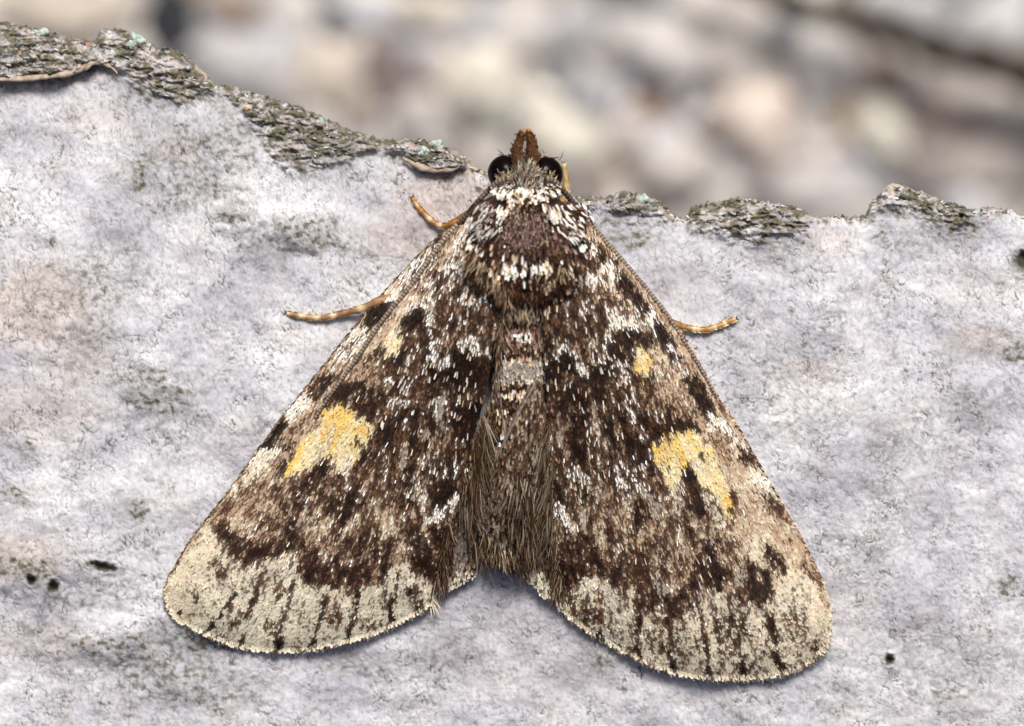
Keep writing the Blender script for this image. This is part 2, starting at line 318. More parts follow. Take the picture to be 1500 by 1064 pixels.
def spread(a, b, fine, far, grow):
    xs = list(np.arange(a, b, fine)); s = fine
    x = xs[-1]
    while x < far: s *= grow; x += s; xs.append(x)
    return xs
right = spread(750, 1530, 1.65, 2450, 1.13)
left = [1500 - q for q in spread(750, 1530, 1.65, 2350, 1.13)]
XS = np.array(sorted(set(np.round(left[1:] + right, 3))))
TS = np.array(list(np.arange(0, 60, 1.35)) + [60 + q for q in spread(0, 985, 1.65, 2300, 1.12)])
X, T = np.meshgrid(XS, TS)
E = edge_y(X)
Es = np.interp(X, EDGE[:, 0], EDGE[:, 1]); Emean = 190 + 0.11 * (X - 750)
bl = sstep(60, 900, T)
Y = E * (1 - bl) + Emean * bl + T
def bark_fields(X, Y, E):
    shp = X.shape; X = X.ravel(); Y = Y.ravel(); E = E.ravel()
    wx = X + 6 * fbm(X / 20, Y / 20, 11, 4, .65); wy = Y + 6 * fbm(X / 20, Y / 20, 17, 4, .65)
    lines = np.zeros_like(X); moss = np.zeros_like(X); kz = np.zeros_like(X); ring_w = np.zeros_like(X)
    def near(cx, cy, rx, ry): return np.nonzero((np.abs(X - cx) < rx) & (np.abs(Y - cy) < ry))[0]
    # knots: rings bend round a low swelling
    for i, (kx, ky, rx, ry, ro, h, ls, ms) in enumerate(KNOTS):
        j = near(kx, ky, rx * 2.4, ry * 2.4 + rx * .6)
        if not len(j): continue
        x, y = X[j], Y[j]
        c, s = math.cos(ro), math.sin(ro); dx, dy = x - kx, y - ky
        u = (dx * c + dy * s) / rx; v = (-dx * s + dy * c) / ry
        d = np.hypot(u + .5 * fbm(x / 40, y / 40, 35 + i, 2), v + .35 * fbm(x / 40, y / 40, 36 + i, 2)) * (1 + 0.7 * fbm(x / 45, y / 45, 31 + i, 3)); m = np.exp(-(d / 0.85) ** 2)
        kz[j] += h * m
        rg = np.abs(np.sin(d * ry * 0.40 + 4.5 * fbm(x / 30, y / 26, 51 + i, 3)))
        lines[j] = np.maximum(lines[j], ls * sstep(.45, .1, rg) * sstep(0.02, 0.30, m) * (0.3 + 0.7 * sstep(-.25, .25, perlin(x / 14, y / 9, 61 + i))))
        ring_w[j] = np.maximum(ring_w[j], sstep(.05, .5, m) * ls)
        moss[j] = np.maximum(moss[j], ms * m * (0.6 + 1.1 * fbm(x / 16, y / 16, 71 + i, 3)))
    # stains and the painted wing-tip shadow: where the bark is weathered its crazing is denser, darker and olive
    stain = np.zeros_like(X); moss0 = np.zeros_like(X)
    for i, (mx, my, rx, ry, a) in enumerate(MOSS_SHADE):
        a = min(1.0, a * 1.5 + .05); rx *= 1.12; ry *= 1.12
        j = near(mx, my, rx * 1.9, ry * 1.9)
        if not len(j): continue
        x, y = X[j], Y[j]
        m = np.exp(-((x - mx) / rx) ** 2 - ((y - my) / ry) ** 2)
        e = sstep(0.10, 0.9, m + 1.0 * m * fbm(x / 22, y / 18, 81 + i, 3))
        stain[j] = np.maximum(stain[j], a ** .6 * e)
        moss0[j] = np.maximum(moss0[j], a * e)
    stain = np.clip(np.maximum(stain, .65 * sstep(.0, .45, fbm(X / 70, Y / 55, 29, 4))), 0, 1)
    # fine crazing: winding thin dark lines between pale grains
    n1 = np.abs(perlin(wx / 14, wy / 17, 21)); n2 = np.abs(perlin(wx / 6.5, wy / 7.5, 22)); n3 = np.abs(perlin(wx / 27, wy / 33, 24))
    pat = sstep(-.35, .30, fbm(X / 95, Y / 95, 23, 4)); pat2 = sstep(-.3, .25, fbm(X / 34, Y / 34, 26, 3))
    brk = sstep(-.12, .16, perlin(X / 19, Y / 19, 27))                     # the stronger lines come in short pieces
    net = np.maximum(sstep(.06, .015, n1), .8 * sstep(.09, .02, n2) * (.3 + .7 * pat2))
    strong = np.maximum(sstep(.05 + .07 * stain, .012, n1), np.maximum(sstep(.05 + .12 * stain, .01, n2) * (.2 + .8 * pat2), sstep(.034, .008, n3)))
    crack = net * (.22 + .30 * pat) + strong * brk * (.12 + .55 * pat2 * (.4 + .6 * pat))
    speck = sstep(.18, .5, fbm(X / 4.2, Y / 4.6, 33, 2)) * sstep(-.25, .3, fbm(X / 48, Y / 40, 34, 3))
    crack = np.maximum(crack, .6 * speck)
    crack = np.maximum(crack, strong * stain * (.55 + .45 * brk))
    crack = np.clip(crack * (1 - 0.5 * ring_w), 0, 1)
    crack = np.maximum(crack, lines * .95)
    blot = sstep(-.05, .38, fbm(X / 11, Y / 8, 28, 4))
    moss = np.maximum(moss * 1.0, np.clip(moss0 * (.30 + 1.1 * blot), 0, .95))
    moss = np.maximum(moss, stain * (.10 + .28 * sstep(-.2, .4, fbm(X / 8, Y / 8, 25, 3))))
    pink = np.zeros_like(X)
    for i, (mx, my, rx, ry, a) in enumerate(PINK):
        j = near(mx, my, rx * 2, ry * 2)
        if not len(j): continue
        x, y = X[j], Y[j]
        m = np.exp(-((x - mx) / rx) ** 2 - ((y - my) / ry) ** 2)
        pink[j] = np.maximum(pink[j], a * sstep(0.05, 0.9, m + 0.6 * m * fbm(x / 30, y / 30, 121 + i, 3)))
    pink = np.maximum(pink, .16 * sstep(.12, .5, fbm(X / 60, Y / 60, 119, 3)))
    hole = np.zeros_like(X)
    for i, (hx, hy, rx, ry, ro) in enumerate(HOLES):
        j = near(hx, hy, 2.2 * max(rx, ry), 2.2 * max(rx, ry))
        if not len(j): continue
        x, y = X[j], Y[j]
        c, s = math.cos(ro), math.sin(ro); dx, dy = x - hx, y - hy
        d = np.hypot((dx * c + dy * s) / rx, (-dx * s + dy * c) / ry) + 0.45 * perlin(x / 7, y / 7, 141 + i) + .2 * perlin(x / 3, y / 3, 142 + i)
        hole[j] = np.maximum(hole[j], sstep(1.25, .45, d)); kz[j] += 1.8 * np.exp(-((d - 1.6) / .35) ** 2)
        moss[j] = np.maximum(moss[j], .7 * sstep(2.0, .9, d))
    # the crusted rim
    ly = low_y(X); lip = np.interp(X, LIPH[:, 0], LIPH[:, 1])
    inn = ly - Y + (14 * fbm(X / 18, Y / 14, 155, 3)) * sstep(24, 10, lip)
    thick = np.maximum(ly - E, 2.0)
    soft = 3 + 30 * sstep(24, 8, lip)
    crust = sstep(0, 1, (inn + soft * .5) / soft) * sstep(6, 22, thick)
    rough = fbm(X / 30, Y / 11, 151, 4); ridges = np.abs(perlin(X / 20 + 1.2 * perlin(X / 24, Y / 16, 157), Y / 9.5 + .9 * perlin(X / 22, Y / 18, 158), 152)); fl = fbm(X / 8, Y / 6, 153, 3)
    crust_h = lip * (0.75 + 0.35 * np.exp(-(inn - 7) ** 2 / 60)) + 12 * rough + 3.0 * fl - 6 * sstep(.12, 0, ridges)
    crust_h = crust_h - 22 * sstep(0.25, 1.0, inn / thick) ** 2
    under = np.exp(-np.clip(-inn, 0, 99) / 13) * (1 - crust) * sstep(10, 20, lip)   # brown shade of the overhanging lip, put into the colour
    lg = fbm(X / 210, Y / 210, 161, 4) * 13 + fbm(X / 60, Y / 60, 162, 3) * 5
    grain = fbm(wx / 9, wy / 9, 163, 3)
    z = base_z(Y) + lg + kz + 0.9 * grain - 1.3 * crack - 13 * hole + crust * crust_h
    rim = np.clip((Y - E) / 16, 0, 1); z = z - 15 * (1 - rim) ** 2.2
    cspk = fbm(X / 28, Y / 17, 171, 5)
    moss = np.clip(np.maximum(moss, crust * sstep(-.16, .26, cspk + .25 * fl) * .95), 0, 1)
    crack = np.clip(np.maximum(crack, crust * (0.9 * sstep(.09, .0, ridges) + 0.6 * sstep(.08, 0, np.abs(perlin(wx / 12, wy / 8, 172))))), 0, 1)
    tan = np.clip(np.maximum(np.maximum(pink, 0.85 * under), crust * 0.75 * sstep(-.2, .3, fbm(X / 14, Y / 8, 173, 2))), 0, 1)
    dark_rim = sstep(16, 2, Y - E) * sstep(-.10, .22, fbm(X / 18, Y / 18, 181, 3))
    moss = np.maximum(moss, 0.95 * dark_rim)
    return [q.reshape(shp) for q in (z, crack, moss, tan, np.clip(hole, 0, 1), crust)]
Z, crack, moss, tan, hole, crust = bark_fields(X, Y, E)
Z = Z - np.maximum(Y - 1500, 0) ** 2 / 1500.0
nr, ncx = X.shape
# the broken side under the rim
WALL = [(-1.2, -4), (-1.6, -12), (0, -26), (4, -60), (12, -140), (24, -300), (40, -620), (60, -1300), (80, -2600)]
rowsV = [to_mm(X.ravel(), Y.ravel(), Z.ravel())]
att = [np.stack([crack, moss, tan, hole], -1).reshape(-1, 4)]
for dy, dz in WALL:
    rowsV.append(to_mm(X[0], Y[0] + dy + (3 if dz < -20 else 0) * perlin(XS / 20, XS * 0 + dz, 9), Z[0] + dz))
    att.append(np.tile(np.array([0.5, 0.55, 0.6, 0.15]), (ncx, 1)) * rng.uniform(.6, 1.3, (ncx, 1)))
V = np.concatenate(rowsV); A = np.concatenate(att)
idx = np.arange(nr * ncx).reshape(nr, ncx)
fa = np.stack([idx[:-1, :-1], idx[1:, :-1], idx[1:, 1:], idx[:-1, 1:]], -1).reshape(-1, 4)
prev = idx[0]; fw = []
for k in range(len(WALL)):
    cur = nr * ncx + k * ncx + np.arange(ncx)
    fw.append(np.stack([cur[:-1], prev[:-1], prev[1:], cur[1:]], -1)); prev = cur
m, n, l, p = new_mat('birch_bark')
at = n.new('ShaderNodeAttribute'); at.attribute_name = 'mask'
sep = n.new('ShaderNodeSeparateColor'); l.new(at.outputs['Color'], sep.inputs[0])
tc = n.new('ShaderNodeTexCoord')
def nnoise(scale, detail=5):
    q = n.new('ShaderNodeTexNoise'); q.inputs['Scale'].default_value = scale; q.inputs['Detail'].default_value = detail
    l.new(tc.outputs['Object'], q.inputs['Vector']); return q
def ramp(src, a, b, ca, cb):
    q = n.new('ShaderNodeValToRGB'); q.color_ramp.elements[0].position = a; q.color_ramp.elements[1].position = b
    q.color_ramp.elements[0].color = (*ca, 1); q.color_ramp.elements[1].color = (*cb, 1); l.new(src, q.inputs[0]); return q
def mixc(fac, a, b, blend='MIX'):
    q = n.new('ShaderNodeMix'); q.data_type = 'RGBA'; q.blend_type = blend
    if isinstance(fac, float): q.inputs[0].default_value = fac
    else: l.new(fac, q.inputs[0])
    for sck, vv in ((6, a), (7, b)):
        if isinstance(vv, tuple): q.inputs[sck].default_value = (*vv, 1)
        else: l.new(vv, q.inputs[sck])
    return q.outputs[2]
white = ramp(nnoise(0.28, 6).outputs[0], .35, .65, (0.50, 0.505, 0.56), (0.78, 0.785, 0.82))
grainr = ramp(nnoise(5.5, 6).outputs[0], .34, .56, (0.80, 0.79, 0.80), (1, 1, 1))
c = mixc(1.0, white.outputs[0], grainr.outputs[0], 'MULTIPLY')
tanr = ramp(nnoise(3.5).outputs[0], .35, .65, (0.40, 0.31, 0.25), (0.72, 0.58, 0.50))
c = mixc(sep.outputs[2], c, tanr.outputs[0])
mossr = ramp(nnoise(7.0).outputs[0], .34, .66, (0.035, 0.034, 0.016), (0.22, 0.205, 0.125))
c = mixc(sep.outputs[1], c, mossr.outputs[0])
crk = n.new('ShaderNodeMath'); crk.operation = 'MULTIPLY'; crk.inputs[1].default_value = 0.86; l.new(sep.outputs[0], crk.inputs[0])
c = mixc(crk.outputs[0], c, (0.085, 0.080, 0.065))
hk = n.new('ShaderNodeMath'); hk.operation = 'MULTIPLY'; hk.inputs[1].default_value = 0.9; l.new(at.outputs['Alpha'], hk.inputs[0])
c = mixc(hk.outputs[0], c, (0.03, 0.032, 0.022))
l.new(c, p.inputs['Base Color']); p.inputs['Roughness'].default_value = 0.78; p.inputs['Specular IOR Level'].default_value = 0.25
bp = n.new('ShaderNodeBump'); bp.inputs['Strength'].default_value = 0.20; bp.inputs['Distance'].default_value = 0.05
l.new(nnoise(8, 6).outputs[0], bp.inputs['Height']); l.new(bp.outputs[0], p.inputs['Normal'])
BARK = m
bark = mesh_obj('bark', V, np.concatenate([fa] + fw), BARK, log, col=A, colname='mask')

def bark_z(x, y):
    x = np.atleast_1d(np.asarray(x, float)); y = np.atleast_1d(np.asarray(y, float))
    return bark_fields(x, y, edge_y(x))[0]

# curled lips of torn bark paper
flake_mat = noise_mat('bark_paper', (0.26, 0.20, 0.14), (0.55, 0.46, 0.36), 4.0, 0.7, 0.3, 0.4, 0.05)
def flake(pts, wid, lift, seed):
    q = smooth_poly(pts, 8); n_ = len(q); rr = np.random.default_rng(seed)
    z0 = bark_z(q[:, 0], q[:, 1] - 9)
    z0 = np.convolve(np.pad(z0, 3, 'edge'), np.ones(7) / 7, 'valid')
    prof = [(-1.0, -.25), (-.55, .25), (-.15, .5), (.25, .42), (.5, .1), (.52, -.3)]
    V = []; taper = np.sin(np.linspace(0.12, np.pi - 0.12, n_)) ** 0.5
    jit = fbm(np.arange(n_) / 5.0, np.zeros(n_) + seed, seed, 3)
    for side in (0, 1):
        for i in range(n_):
            for (a, b) in prof:
                ww = wid * taper[i] * (1 + .8 * jit[i])
                V.append((q[i, 0], q[i, 1] + a * ww + 2 * jit[i], z0[i] + lift + b * ww * 0.9 - side * 1.8))
    V = np.array(V); k = len(prof); F = []
    for side in (0, 1):
        o_ = side * n_ * k
        for i in range(n_ - 1):
            for j in range(k - 1):
                t = (o_ + i * k + j, o_ + (i + 1) * k + j, o_ + (i + 1) * k + j + 1, o_ + i * k + j + 1)
                F.append(t if side else t[::-1])
    for i in range(n_ - 1):
        for j in (0, k - 1):
            F.append((i * k + j, (i + 1) * k + j, n_ * k + (i + 1) * k + j, n_ * k + i * k + j))
    return mesh_obj('bark_flake', to_mm(V[:, 0], V[:, 1], V[:, 2]), F, flake_mat, log)
flake([(-60, 122), (0, 118), (55, 115), (105, 108), (130, 97), (145, 93), (160, 98), (172, 108)], 6, 1, 1)
flake([(285, 98), (300, 115), (312, 130), (322, 146)], 7, 4, 2)
flake([(590, 232), (606, 242), (632, 250), (662, 249), (680, 241), (690, 234)], 7, 1, 3)
flake([(690, 246), (704, 254), (716, 264), (726, 270)], 5, 3, 5)
flake([(1288, 290), (1303, 275), (1322, 278), (1345, 287), (1362, 296)], 6, 3, 6)

# lichen lobes and crumbs of moss and crust along the rim
def blob_cluster(x, y, r, nlob, seed, flat=0.5):
    rr = np.random.default_rng(seed); Vs, Fs = [], []; n_ = 0
    zc0 = bark_z(x, max(y, edge_y(np.array([x]))[0] + 3))[0]
    for k in range(nlob):
        a = rr.uniform(0, 6.28); d = r * rr.uniform(0, .62); s = r * rr.uniform(.4, .6)
        v, f = pebble(ICO1, s * rr.uniform(.8, 1.5), s * rr.uniform(.6, 1.1), s * flat, rr.uniform(0, 3), seed * 10 + k, .4)
        px, py = x + d * math.cos(a), y + .6 * d * math.sin(a)
        zz = zc0 + s * flat * .5
        Vs.append(to_mm(px + v[:, 0], py + v[:, 1], zz + v[:, 2])); Fs.append(f + n_); n_ += len(v)
    return np.concatenate(Vs), np.concatenate(Fs)
lich_mat = noise_mat('lichen_tissue', (0.30, 0.40, 0.34), (0.60, 0.68, 0.62), 5, 0.85, 0.2, 0.4, 0.05)
for i, (x, y, r) in enumerate([(203, 58, 13), (190, 66, 9), (640, 214, 14), (622, 222, 9), (60, 48, 12), (470, 178, 8), (940, 292, 11), (1432, 312, 7)]):
    v, f = blob_cluster(x, y, r, 12, 400 + i)
    mesh_obj('lichen', v, f, lich_mat, log)
pinkm = noise_mat('pink_fruiting_body', (0.55, 0.16, 0.14), (0.75, 0.35, 0.30), 5, .6, .3, .2, .03)
v, f = blob_cluster(128, 66, 6, 6, 450, .9); mesh_obj('pink_fungus', v, f, pinkm, log)
ambm = noise_mat('amber_resin', (0.45, 0.22, 0.06), (0.65, 0.38, 0.12), 5, .35, .5, .2, .03)
v, f = blob_cluster(361, 160, 6, 5, 451, .8); mesh_obj('resin_crumb', v, f, ambm, log)
cv, cf, cc = [], [], []; n0 = 0
cpal = np.array([(0.035, 0.035, 0.022), (0.09, 0.09, 0.05), (0.16, 0.15, 0.09), (0.55, 0.53, 0.48), (0.70, 0.68, 0.64), (0.26, 0.22, 0.16), (0.40, 0.45, 0.38)])
xs_ = rng.uniform(-60, 1560, 9000); ey = edge_y(xs_); ly = low_y(xs_)
tt = rng.uniform(0, 1, 9000) ** 2.6; ys_ = ey + 1.5 + tt * np.maximum(ly - ey - 6, 4)
keep = (fbm(xs_ / 22, ys_ / 16, 191, 3) > -0.10) & ((ly - ey > 14) | (rng.uniform(0, 1, 9000) < .35))
xs_, ys_ = xs_[keep][:800], ys_[keep][:800]
zs_ = bark_z(xs_, ys_)
prot = [pebble(ICO1, 1, 1, .8, 0, 500 + k, .5) for k in range(10)]
cl = fbm(xs_ / 18, ys_ / 12, 195, 2)
for k in range(len(xs_)):
    s = rng.uniform(.8, 2.3) * (1.5 if rng.random() < .12 else 1)
    v, f = prot[k % 10]; a = rng.normal(.15, .5); c_, s_ = math.cos(a), math.sin(a)
    q = v * (s * rng.uniform(1.0, 3.0), s * rng.uniform(.5, 1.0), s * rng.uniform(.5, 1.0))
    q = np.stack([q[:, 0] * c_ - q[:, 1] * s_, (q[:, 0] * s_ + q[:, 1] * c_) * .8, q[:, 2]], -1)
    cv.append(to_mm(xs_[k] + q[:, 0], ys_[k] + q[:, 1], zs_[k] + s * .3 + q[:, 2])); cf.append(f + n0); n0 += len(v)
    pr = np.array([.2, .2, .18, .12, .1, .14, .06]) if cl[k] > 0 else np.array([.07, .1, .12, .27, .26, .14, .04])
    cc.append(np.tile(np.append(cpal[rng.choice(7, p=pr / pr.sum())] * rng.uniform(.8, 1.2), 1), (len(v), 1)))
cr_ = mesh_obj('crust_crumbs', np.concatenate(cv), np.concatenate(cf), attr_mat('crust_grains', 0.9, 0.2, 0.3, 12), log, smooth=False, col=np.concatenate(cc))
cr_['kind'] = 'stuff'

# ------------------------------------------------------------------ the moth
moth = empty('moth', 'brown and cream speckled moth with two yellow wing patches resting on pale bark', 'moth')
CLS = dict(K=(.013, .006, .004), D=(.040, .018, .0105), M=(.125, .067, .038), T=(.48, .34, .235), G=(.36, .31, .26), C=(.77, .665, .49), W=(.86, .83, .77), Y=(.84, .56, .16), L=(.87, .73, .42), F=(.73, .675, .53), P=(.25, .155, .14), O=(.19, .145, .085), H=(.46, .36, .23))
KEYS = list(CLS); CARR = np.array([CLS[k] for k in KEYS]); KI = {k: i for i, k in enumerate(KEYS)}
def pick(mix, u):
    ks = list(mix); p_ = np.array([mix[k] for k in ks], float); cdf = np.cumsum(p_ / p_.sum())
    j = np.searchsorted(cdf, np.clip(u, 0, .99999)); return np.array([KI[k] for k in ks])[j]
MIX = dict(
 dark=dict(K=.28, D=.37, M=.22, G=.03, T=.09, W=.01), black=dict(K=.78, D=.20, M=.02), ddk=dict(K=.45, D=.45, M=.08, T=.02),
 brown=dict(K=.09, D=.27, M=.30, T=.24, G=.03, C=.06, W=.01), tan=dict(D=.06, M=.20, T=.52, C=.18, G=.04), tanl=dict(M=.08, T=.45, C=.40, D=.03, W=.04),
 white=dict(D=.12, T=.10, C=.14, W=.64), whitek=dict(K=.18, D=.14, T=.10, C=.14, W=.44), spk=dict(K=.18, D=.34, M=.17, T=.13, W=.18), cream=dict(C=.66, W=.18, T=.13, D=.03),
 pale=dict(D=.06, M=.12, G=.10, F=.47, C=.25), pale2=dict(D=.12, M=.22, G=.14, F=.36, C=.16), apex=dict(C=.52, F=.30, T=.14, M=.04),
 yel=dict(Y=.80, L=.17, T=.03), ylt=dict(L=.62, C=.22, Y=.14, T=.02), pyel=dict(L=.45, F=.40, C=.15), grey=dict(G=.70, F=.16, M=.14), creamb=dict(D=.20, M=.20, T=.24, G=.08, C=.28),
 mauve=dict(P=.55, M=.2, D=.15, T=.10), olive=dict(O=.4, D=.25, M=.2, G=.15), hind=dict(D=.26, O=.30, M=.22, G=.22))

def paint(x, y, ops, base, u, apex=(765, 100), shk=.35):
    """ops: (mix, points, width, density) strokes or (mix, polygon, 'fill', density); later ones lie on top"""
    wob = 5.0
    th = np.arctan2(x - apex[0], y - apex[1]); r0 = np.hypot(x - apex[0], y - apex[1])
    sh = 14 * perlin(th * 110, r0 / 60, 203) + 11 * perlin(th * 230, r0 / 30, 204) + rng.normal(0, 1.6, len(x)); sh = sh * shk
    xw = x + wob * fbm(x / 13, y / 17, 201, 3) + np.sin(th) * sh + rng.normal(0, .8, len(x)); yw = y + wob * fbm(x / 13, y / 17, 207, 3) + np.cos(th) * sh
    cls = pick(MIX[base], u); r = rng.uniform(0, 1, len(x)); u2 = rank01(.75 * np.roll(u, 0) + .25 * rng.uniform(0, 1, len(x)))
    for i, (mx, pts, wd, dens) in enumerate(ops):
        if wd == 'fill':
            wgt = np.where(inside(xw, yw, pts), 1.0, 0.0); d = seg_dist(xw, yw, list(pts) + [pts[0]])
            wgt = np.where(wgt > 0, 1, np.clip(1 - d / 4, 0, 1) * .6)
        else:
            if mx in ('black', 'ddk') and wd > 5: wd = wd * 1.18
            d = seg_dist(xw, yw, pts) if len(pts) > 1 else np.hypot(xw - pts[0][0], yw - pts[0][1])
            wgt = 1 - sstep(wd * .62, wd * 1.12, d)
        hit = (r * .8 + .2 * u) < wgt * dens
        cls = np.where(hit, pick(MIX[mx], u2 if i % 2 else rng.uniform(0, 1, len(x)) * .4 + u2 * .6), cls)
        r = np.where(rng.uniform(0, 1, len(x)) < .5, rng.uniform(0, 1, len(x)), r)
    return cls

def blend(x, y, c_, own=.6, cell=7.0, keep=None):
    """pull each scale's colour part of the way to the mean of its neighbours"""
    acc = 0; out = 0
    for ox, oy in ((0, 0), (.5, .33), (.25, .7)):
        kx = np.floor(x / cell + ox).astype(int); ky = np.floor(y / cell + oy).astype(int)
        kx -= kx.min(); ky -= ky.min(); k = kx * (ky.max() + 1) + ky
        cnt = np.bincount(k) + 1e-9
        out = out + np.stack([np.bincount(k, c_[:, q]) / cnt for q in range(3)], -1)[k] / 3
    o_ = np.array(own * np.ones((len(x), 1)))
    if keep is not None: o_[keep] = .96
    return c_ * o_ + out * (1 - o_)
def rank01(a):
    o = np.argsort(np.argsort(a)); return (o + .5) / len(a)

# --- outlines, in u
L_COSTA = [(728, 288), (700, 300), (670, 325), (640, 348), (588, 400), (535, 460), (500, 503), (470, 541), (420, 602), (385, 650), (330, 725), (280, 790), (252, 838)]
L_MARG = [(243, 868), (253, 898), (268, 910), (308, 930), (350, 945), (400, 952), (450, 950), (500, 940), (550, 926), (600, 902), (628, 885), (638, 872)]
L_INN = [(643, 855), (653, 810), (668, 750), (683, 690), (697, 630), (712, 570), (724, 500), (736, 430), (748, 370), (750, 320)]
R_COSTA = [(812, 287), (840, 297), (858, 318), (880, 345), (925, 397), (975, 456), (1008, 502), (1045, 570), (1085, 631), (1115, 685), (1150, 745), (1180, 800), (1204, 850)]
R_MARG = [(1215, 898), (1212, 938), (1190, 965), (1150, 984), (1090, 992), (1020, 990), (960, 975), (900, 945), (850, 915), (828, 897)]
R_INN = [(820, 876), (812, 800), (806, 720), (803, 640), (800, 560), (797, 490), (792, 430), (786, 370), (792, 320)]
def outline(c_, m_, i_):
    return smooth_poly(c_ + m_ + i_, 5, True)
def wing_z(x, y, outer, inner):
    d = seg_dist(x, y, outer); di = seg_dist(x, y, inner)
    r = np.hypot((x - 765), (y - 400))
    up = 26 + 92 * np.exp(-(r / 265) ** 2)
    z = 15 + up * (1 - np.exp(-d / 42)) - 12 * np.exp(-di / 16)
    th = np.arctan2(x - 765, y - 120)
    vein = np.cos(th * 62) * 2.6 * sstep(420, 760, np.hypot(x - 765, y - 120))
    return z + vein + base_z(y) + 5 * fbm(x / 70, y / 70, 211, 2)

wing_mat = noise_mat('wing_membrane', (0.05, 0.03, 0.02), (0.16, 0.10, 0.07), 8, 0.7, 0.3, 0.2, 0.03)
scale_mat = attr_mat('wing_scale', 0.6, 0.10, 0.12, 14)
hair_mat = attr_mat('moth_hair', 0.55, 0.12, 0.12, 14)

def sheet(name, poly, cen, zf, mat, parent, rings=26, thick=3.0):
    """closed thin solid over a star-shaped outline"""
    n_ = len(poly); fr = np.linspace(0, 1, rings + 1)[1:] ** 0.8
    px = [np.array([cen[0]])]; py = [np.array([cen[1]])]
    for f in fr: px.append(cen[0] + (poly[:, 0] - cen[0]) * f); py.append(cen[1] + (poly[:, 1] - cen[1]) * f)
    px = np.concatenate(px); py = np.concatenate(py); z = zf(px, py)
    top = to_mm(px, py, z); bot = to_mm(px, py, z - thick); N = len(px); F = []
    for off, fl in ((0, False), (N, True)):
        for k in range(n_):
            k2 = (k + 1) % n_; t = (off, off + 1 + k, off + 1 + k2); F.append(t[::-1] if fl else t)
        for r_ in range(rings - 1):
            for k in range(n_):
                k2 = (k + 1) % n_; a = off + 1 + r_ * n_; b = a + n_
                t = (a + k, b + k, b + k2, a + k2); F.append(t[::-1] if fl else t)
    a = 1 + (rings - 1) * n_
    for k in range(n_):
        k2 = (k + 1) % n_; F.append((a + k, N + a + k, N + a + k2, a + k2))
    return mesh_obj(name, np.concatenate([top, bot]), F, mat, parent)

SCALE_PROFILE = np.array([(0, -.28), (.45, -.5), (.88, -.42), (1.0, 0), (.88, .42), (.45, .5), (0, .28)])
def scales(name, x, y, z, zf, fx, fy, Ln, Wd, lift, roll, colr, parent, mat):
    """one small shingle per point: base at the surface, tip lifted; fx, fy unit direction, sizes in u"""
    n_ = len(x); sx, sy = -fy, fx
    tipz = zf(x + fx * Ln, y + fy * Ln)
    slope = np.clip((tipz - z) / Ln, -1.2, 1.2)
    P = SCALE_PROFILE; m_ = len(P)
    a = P[:, 0][None] * Ln[:, None]; b = P[:, 1][None] * Wd[:, None]
    vx = x[:, None] + fx[:, None] * a + sx[:, None] * b
    vy = y[:, None] + fy[:, None] * a + sy[:, None] * b
    vz = z[:, None] + slope[:, None] * a + .3 + (lift[:, None] * P[:, 0][None] ** 0.8) + roll[:, None] * b
    V = to_mm(vx.ravel(), vy.ravel(), vz.ravel())
    b0 = (np.arange(n_) * m_)[:, None]
    quads = np.concatenate([b0 + np.array([[0, 1, 5, 6]]), b0 + np.array([[1, 2, 4, 5]])]); tri = b0 + np.array([[2, 3, 4]])
    faces = np.concatenate([quads[:, [0, 3, 2]], quads[:, [0, 2, 1]], tri[:, [0, 2, 1]]])
    shade = np.tile(np.linspace(.76, 1.14, 4)[[0, 1, 2, 3, 2, 1, 0]], n_)      # self-shadowing of the rows put into the colour, paler towards the scale tip
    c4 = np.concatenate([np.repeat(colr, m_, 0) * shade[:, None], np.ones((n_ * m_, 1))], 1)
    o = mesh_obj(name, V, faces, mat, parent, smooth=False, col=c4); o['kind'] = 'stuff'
    return o
def hairs(name, x, y, z, fx, fy, Ln, Wd, rise, bend, colr, parent):
    """flat tapering hairs of four points along, curving sideways (bend) and up (rise)"""
    n_ = len(x); ts = np.array([0, .35, .7, 1.0]); wp = np.array([.8, 1, .7, .12])
    t = ts[None]; sx, sy = -fy, fx
    cx = x[:, None] + fx[:, None] * Ln[:, None] * t + sx[:, None] * (bend * Ln)[:, None] * t ** 2
    cy = y[:, None] + fy[:, None] * Ln[:, None] * t + sy[:, None] * (bend * Ln)[:, None] * t ** 2
    cz = z[:, None] + rise[:, None] * np.sin(t * 2.2)
    V = []
    for s_ in (-.5, .5):
        V.append(np.stack([cx + sx[:, None] * s_ * Wd[:, None] * wp, cy + sy[:, None] * s_ * Wd[:, None] * wp, cz + s_ * .8 * Wd[:, None] * wp], -1))
    V = np.stack(V, 2).reshape(-1, 3)                                       # n, 4, 2, 3
    b0 = (np.arange(n_) * 8)[:, None]
    F = np.concatenate([b0 + np.array([[2 * k, 2 * k + 1, 2 * k + 3, 2 * k + 2]]) for k in range(3)])
    c4 = np.concatenate([np.repeat(colr, 8, 0), np.ones((n_ * 8, 1))], 1)
    o = mesh_obj(name, to_mm(V[:, 0], V[:, 1], V[:, 2]), F, hair_mat, parent, col=c4); o['kind'] = 'stuff'
    return o
def colours(cls, jit=.16):
    c_ = CARR[cls]; return np.clip(c_ * rng.normal(1, jit, (len(cls), 1)) * rng.normal(1, .03, (len(cls), 3)), .004, .95)

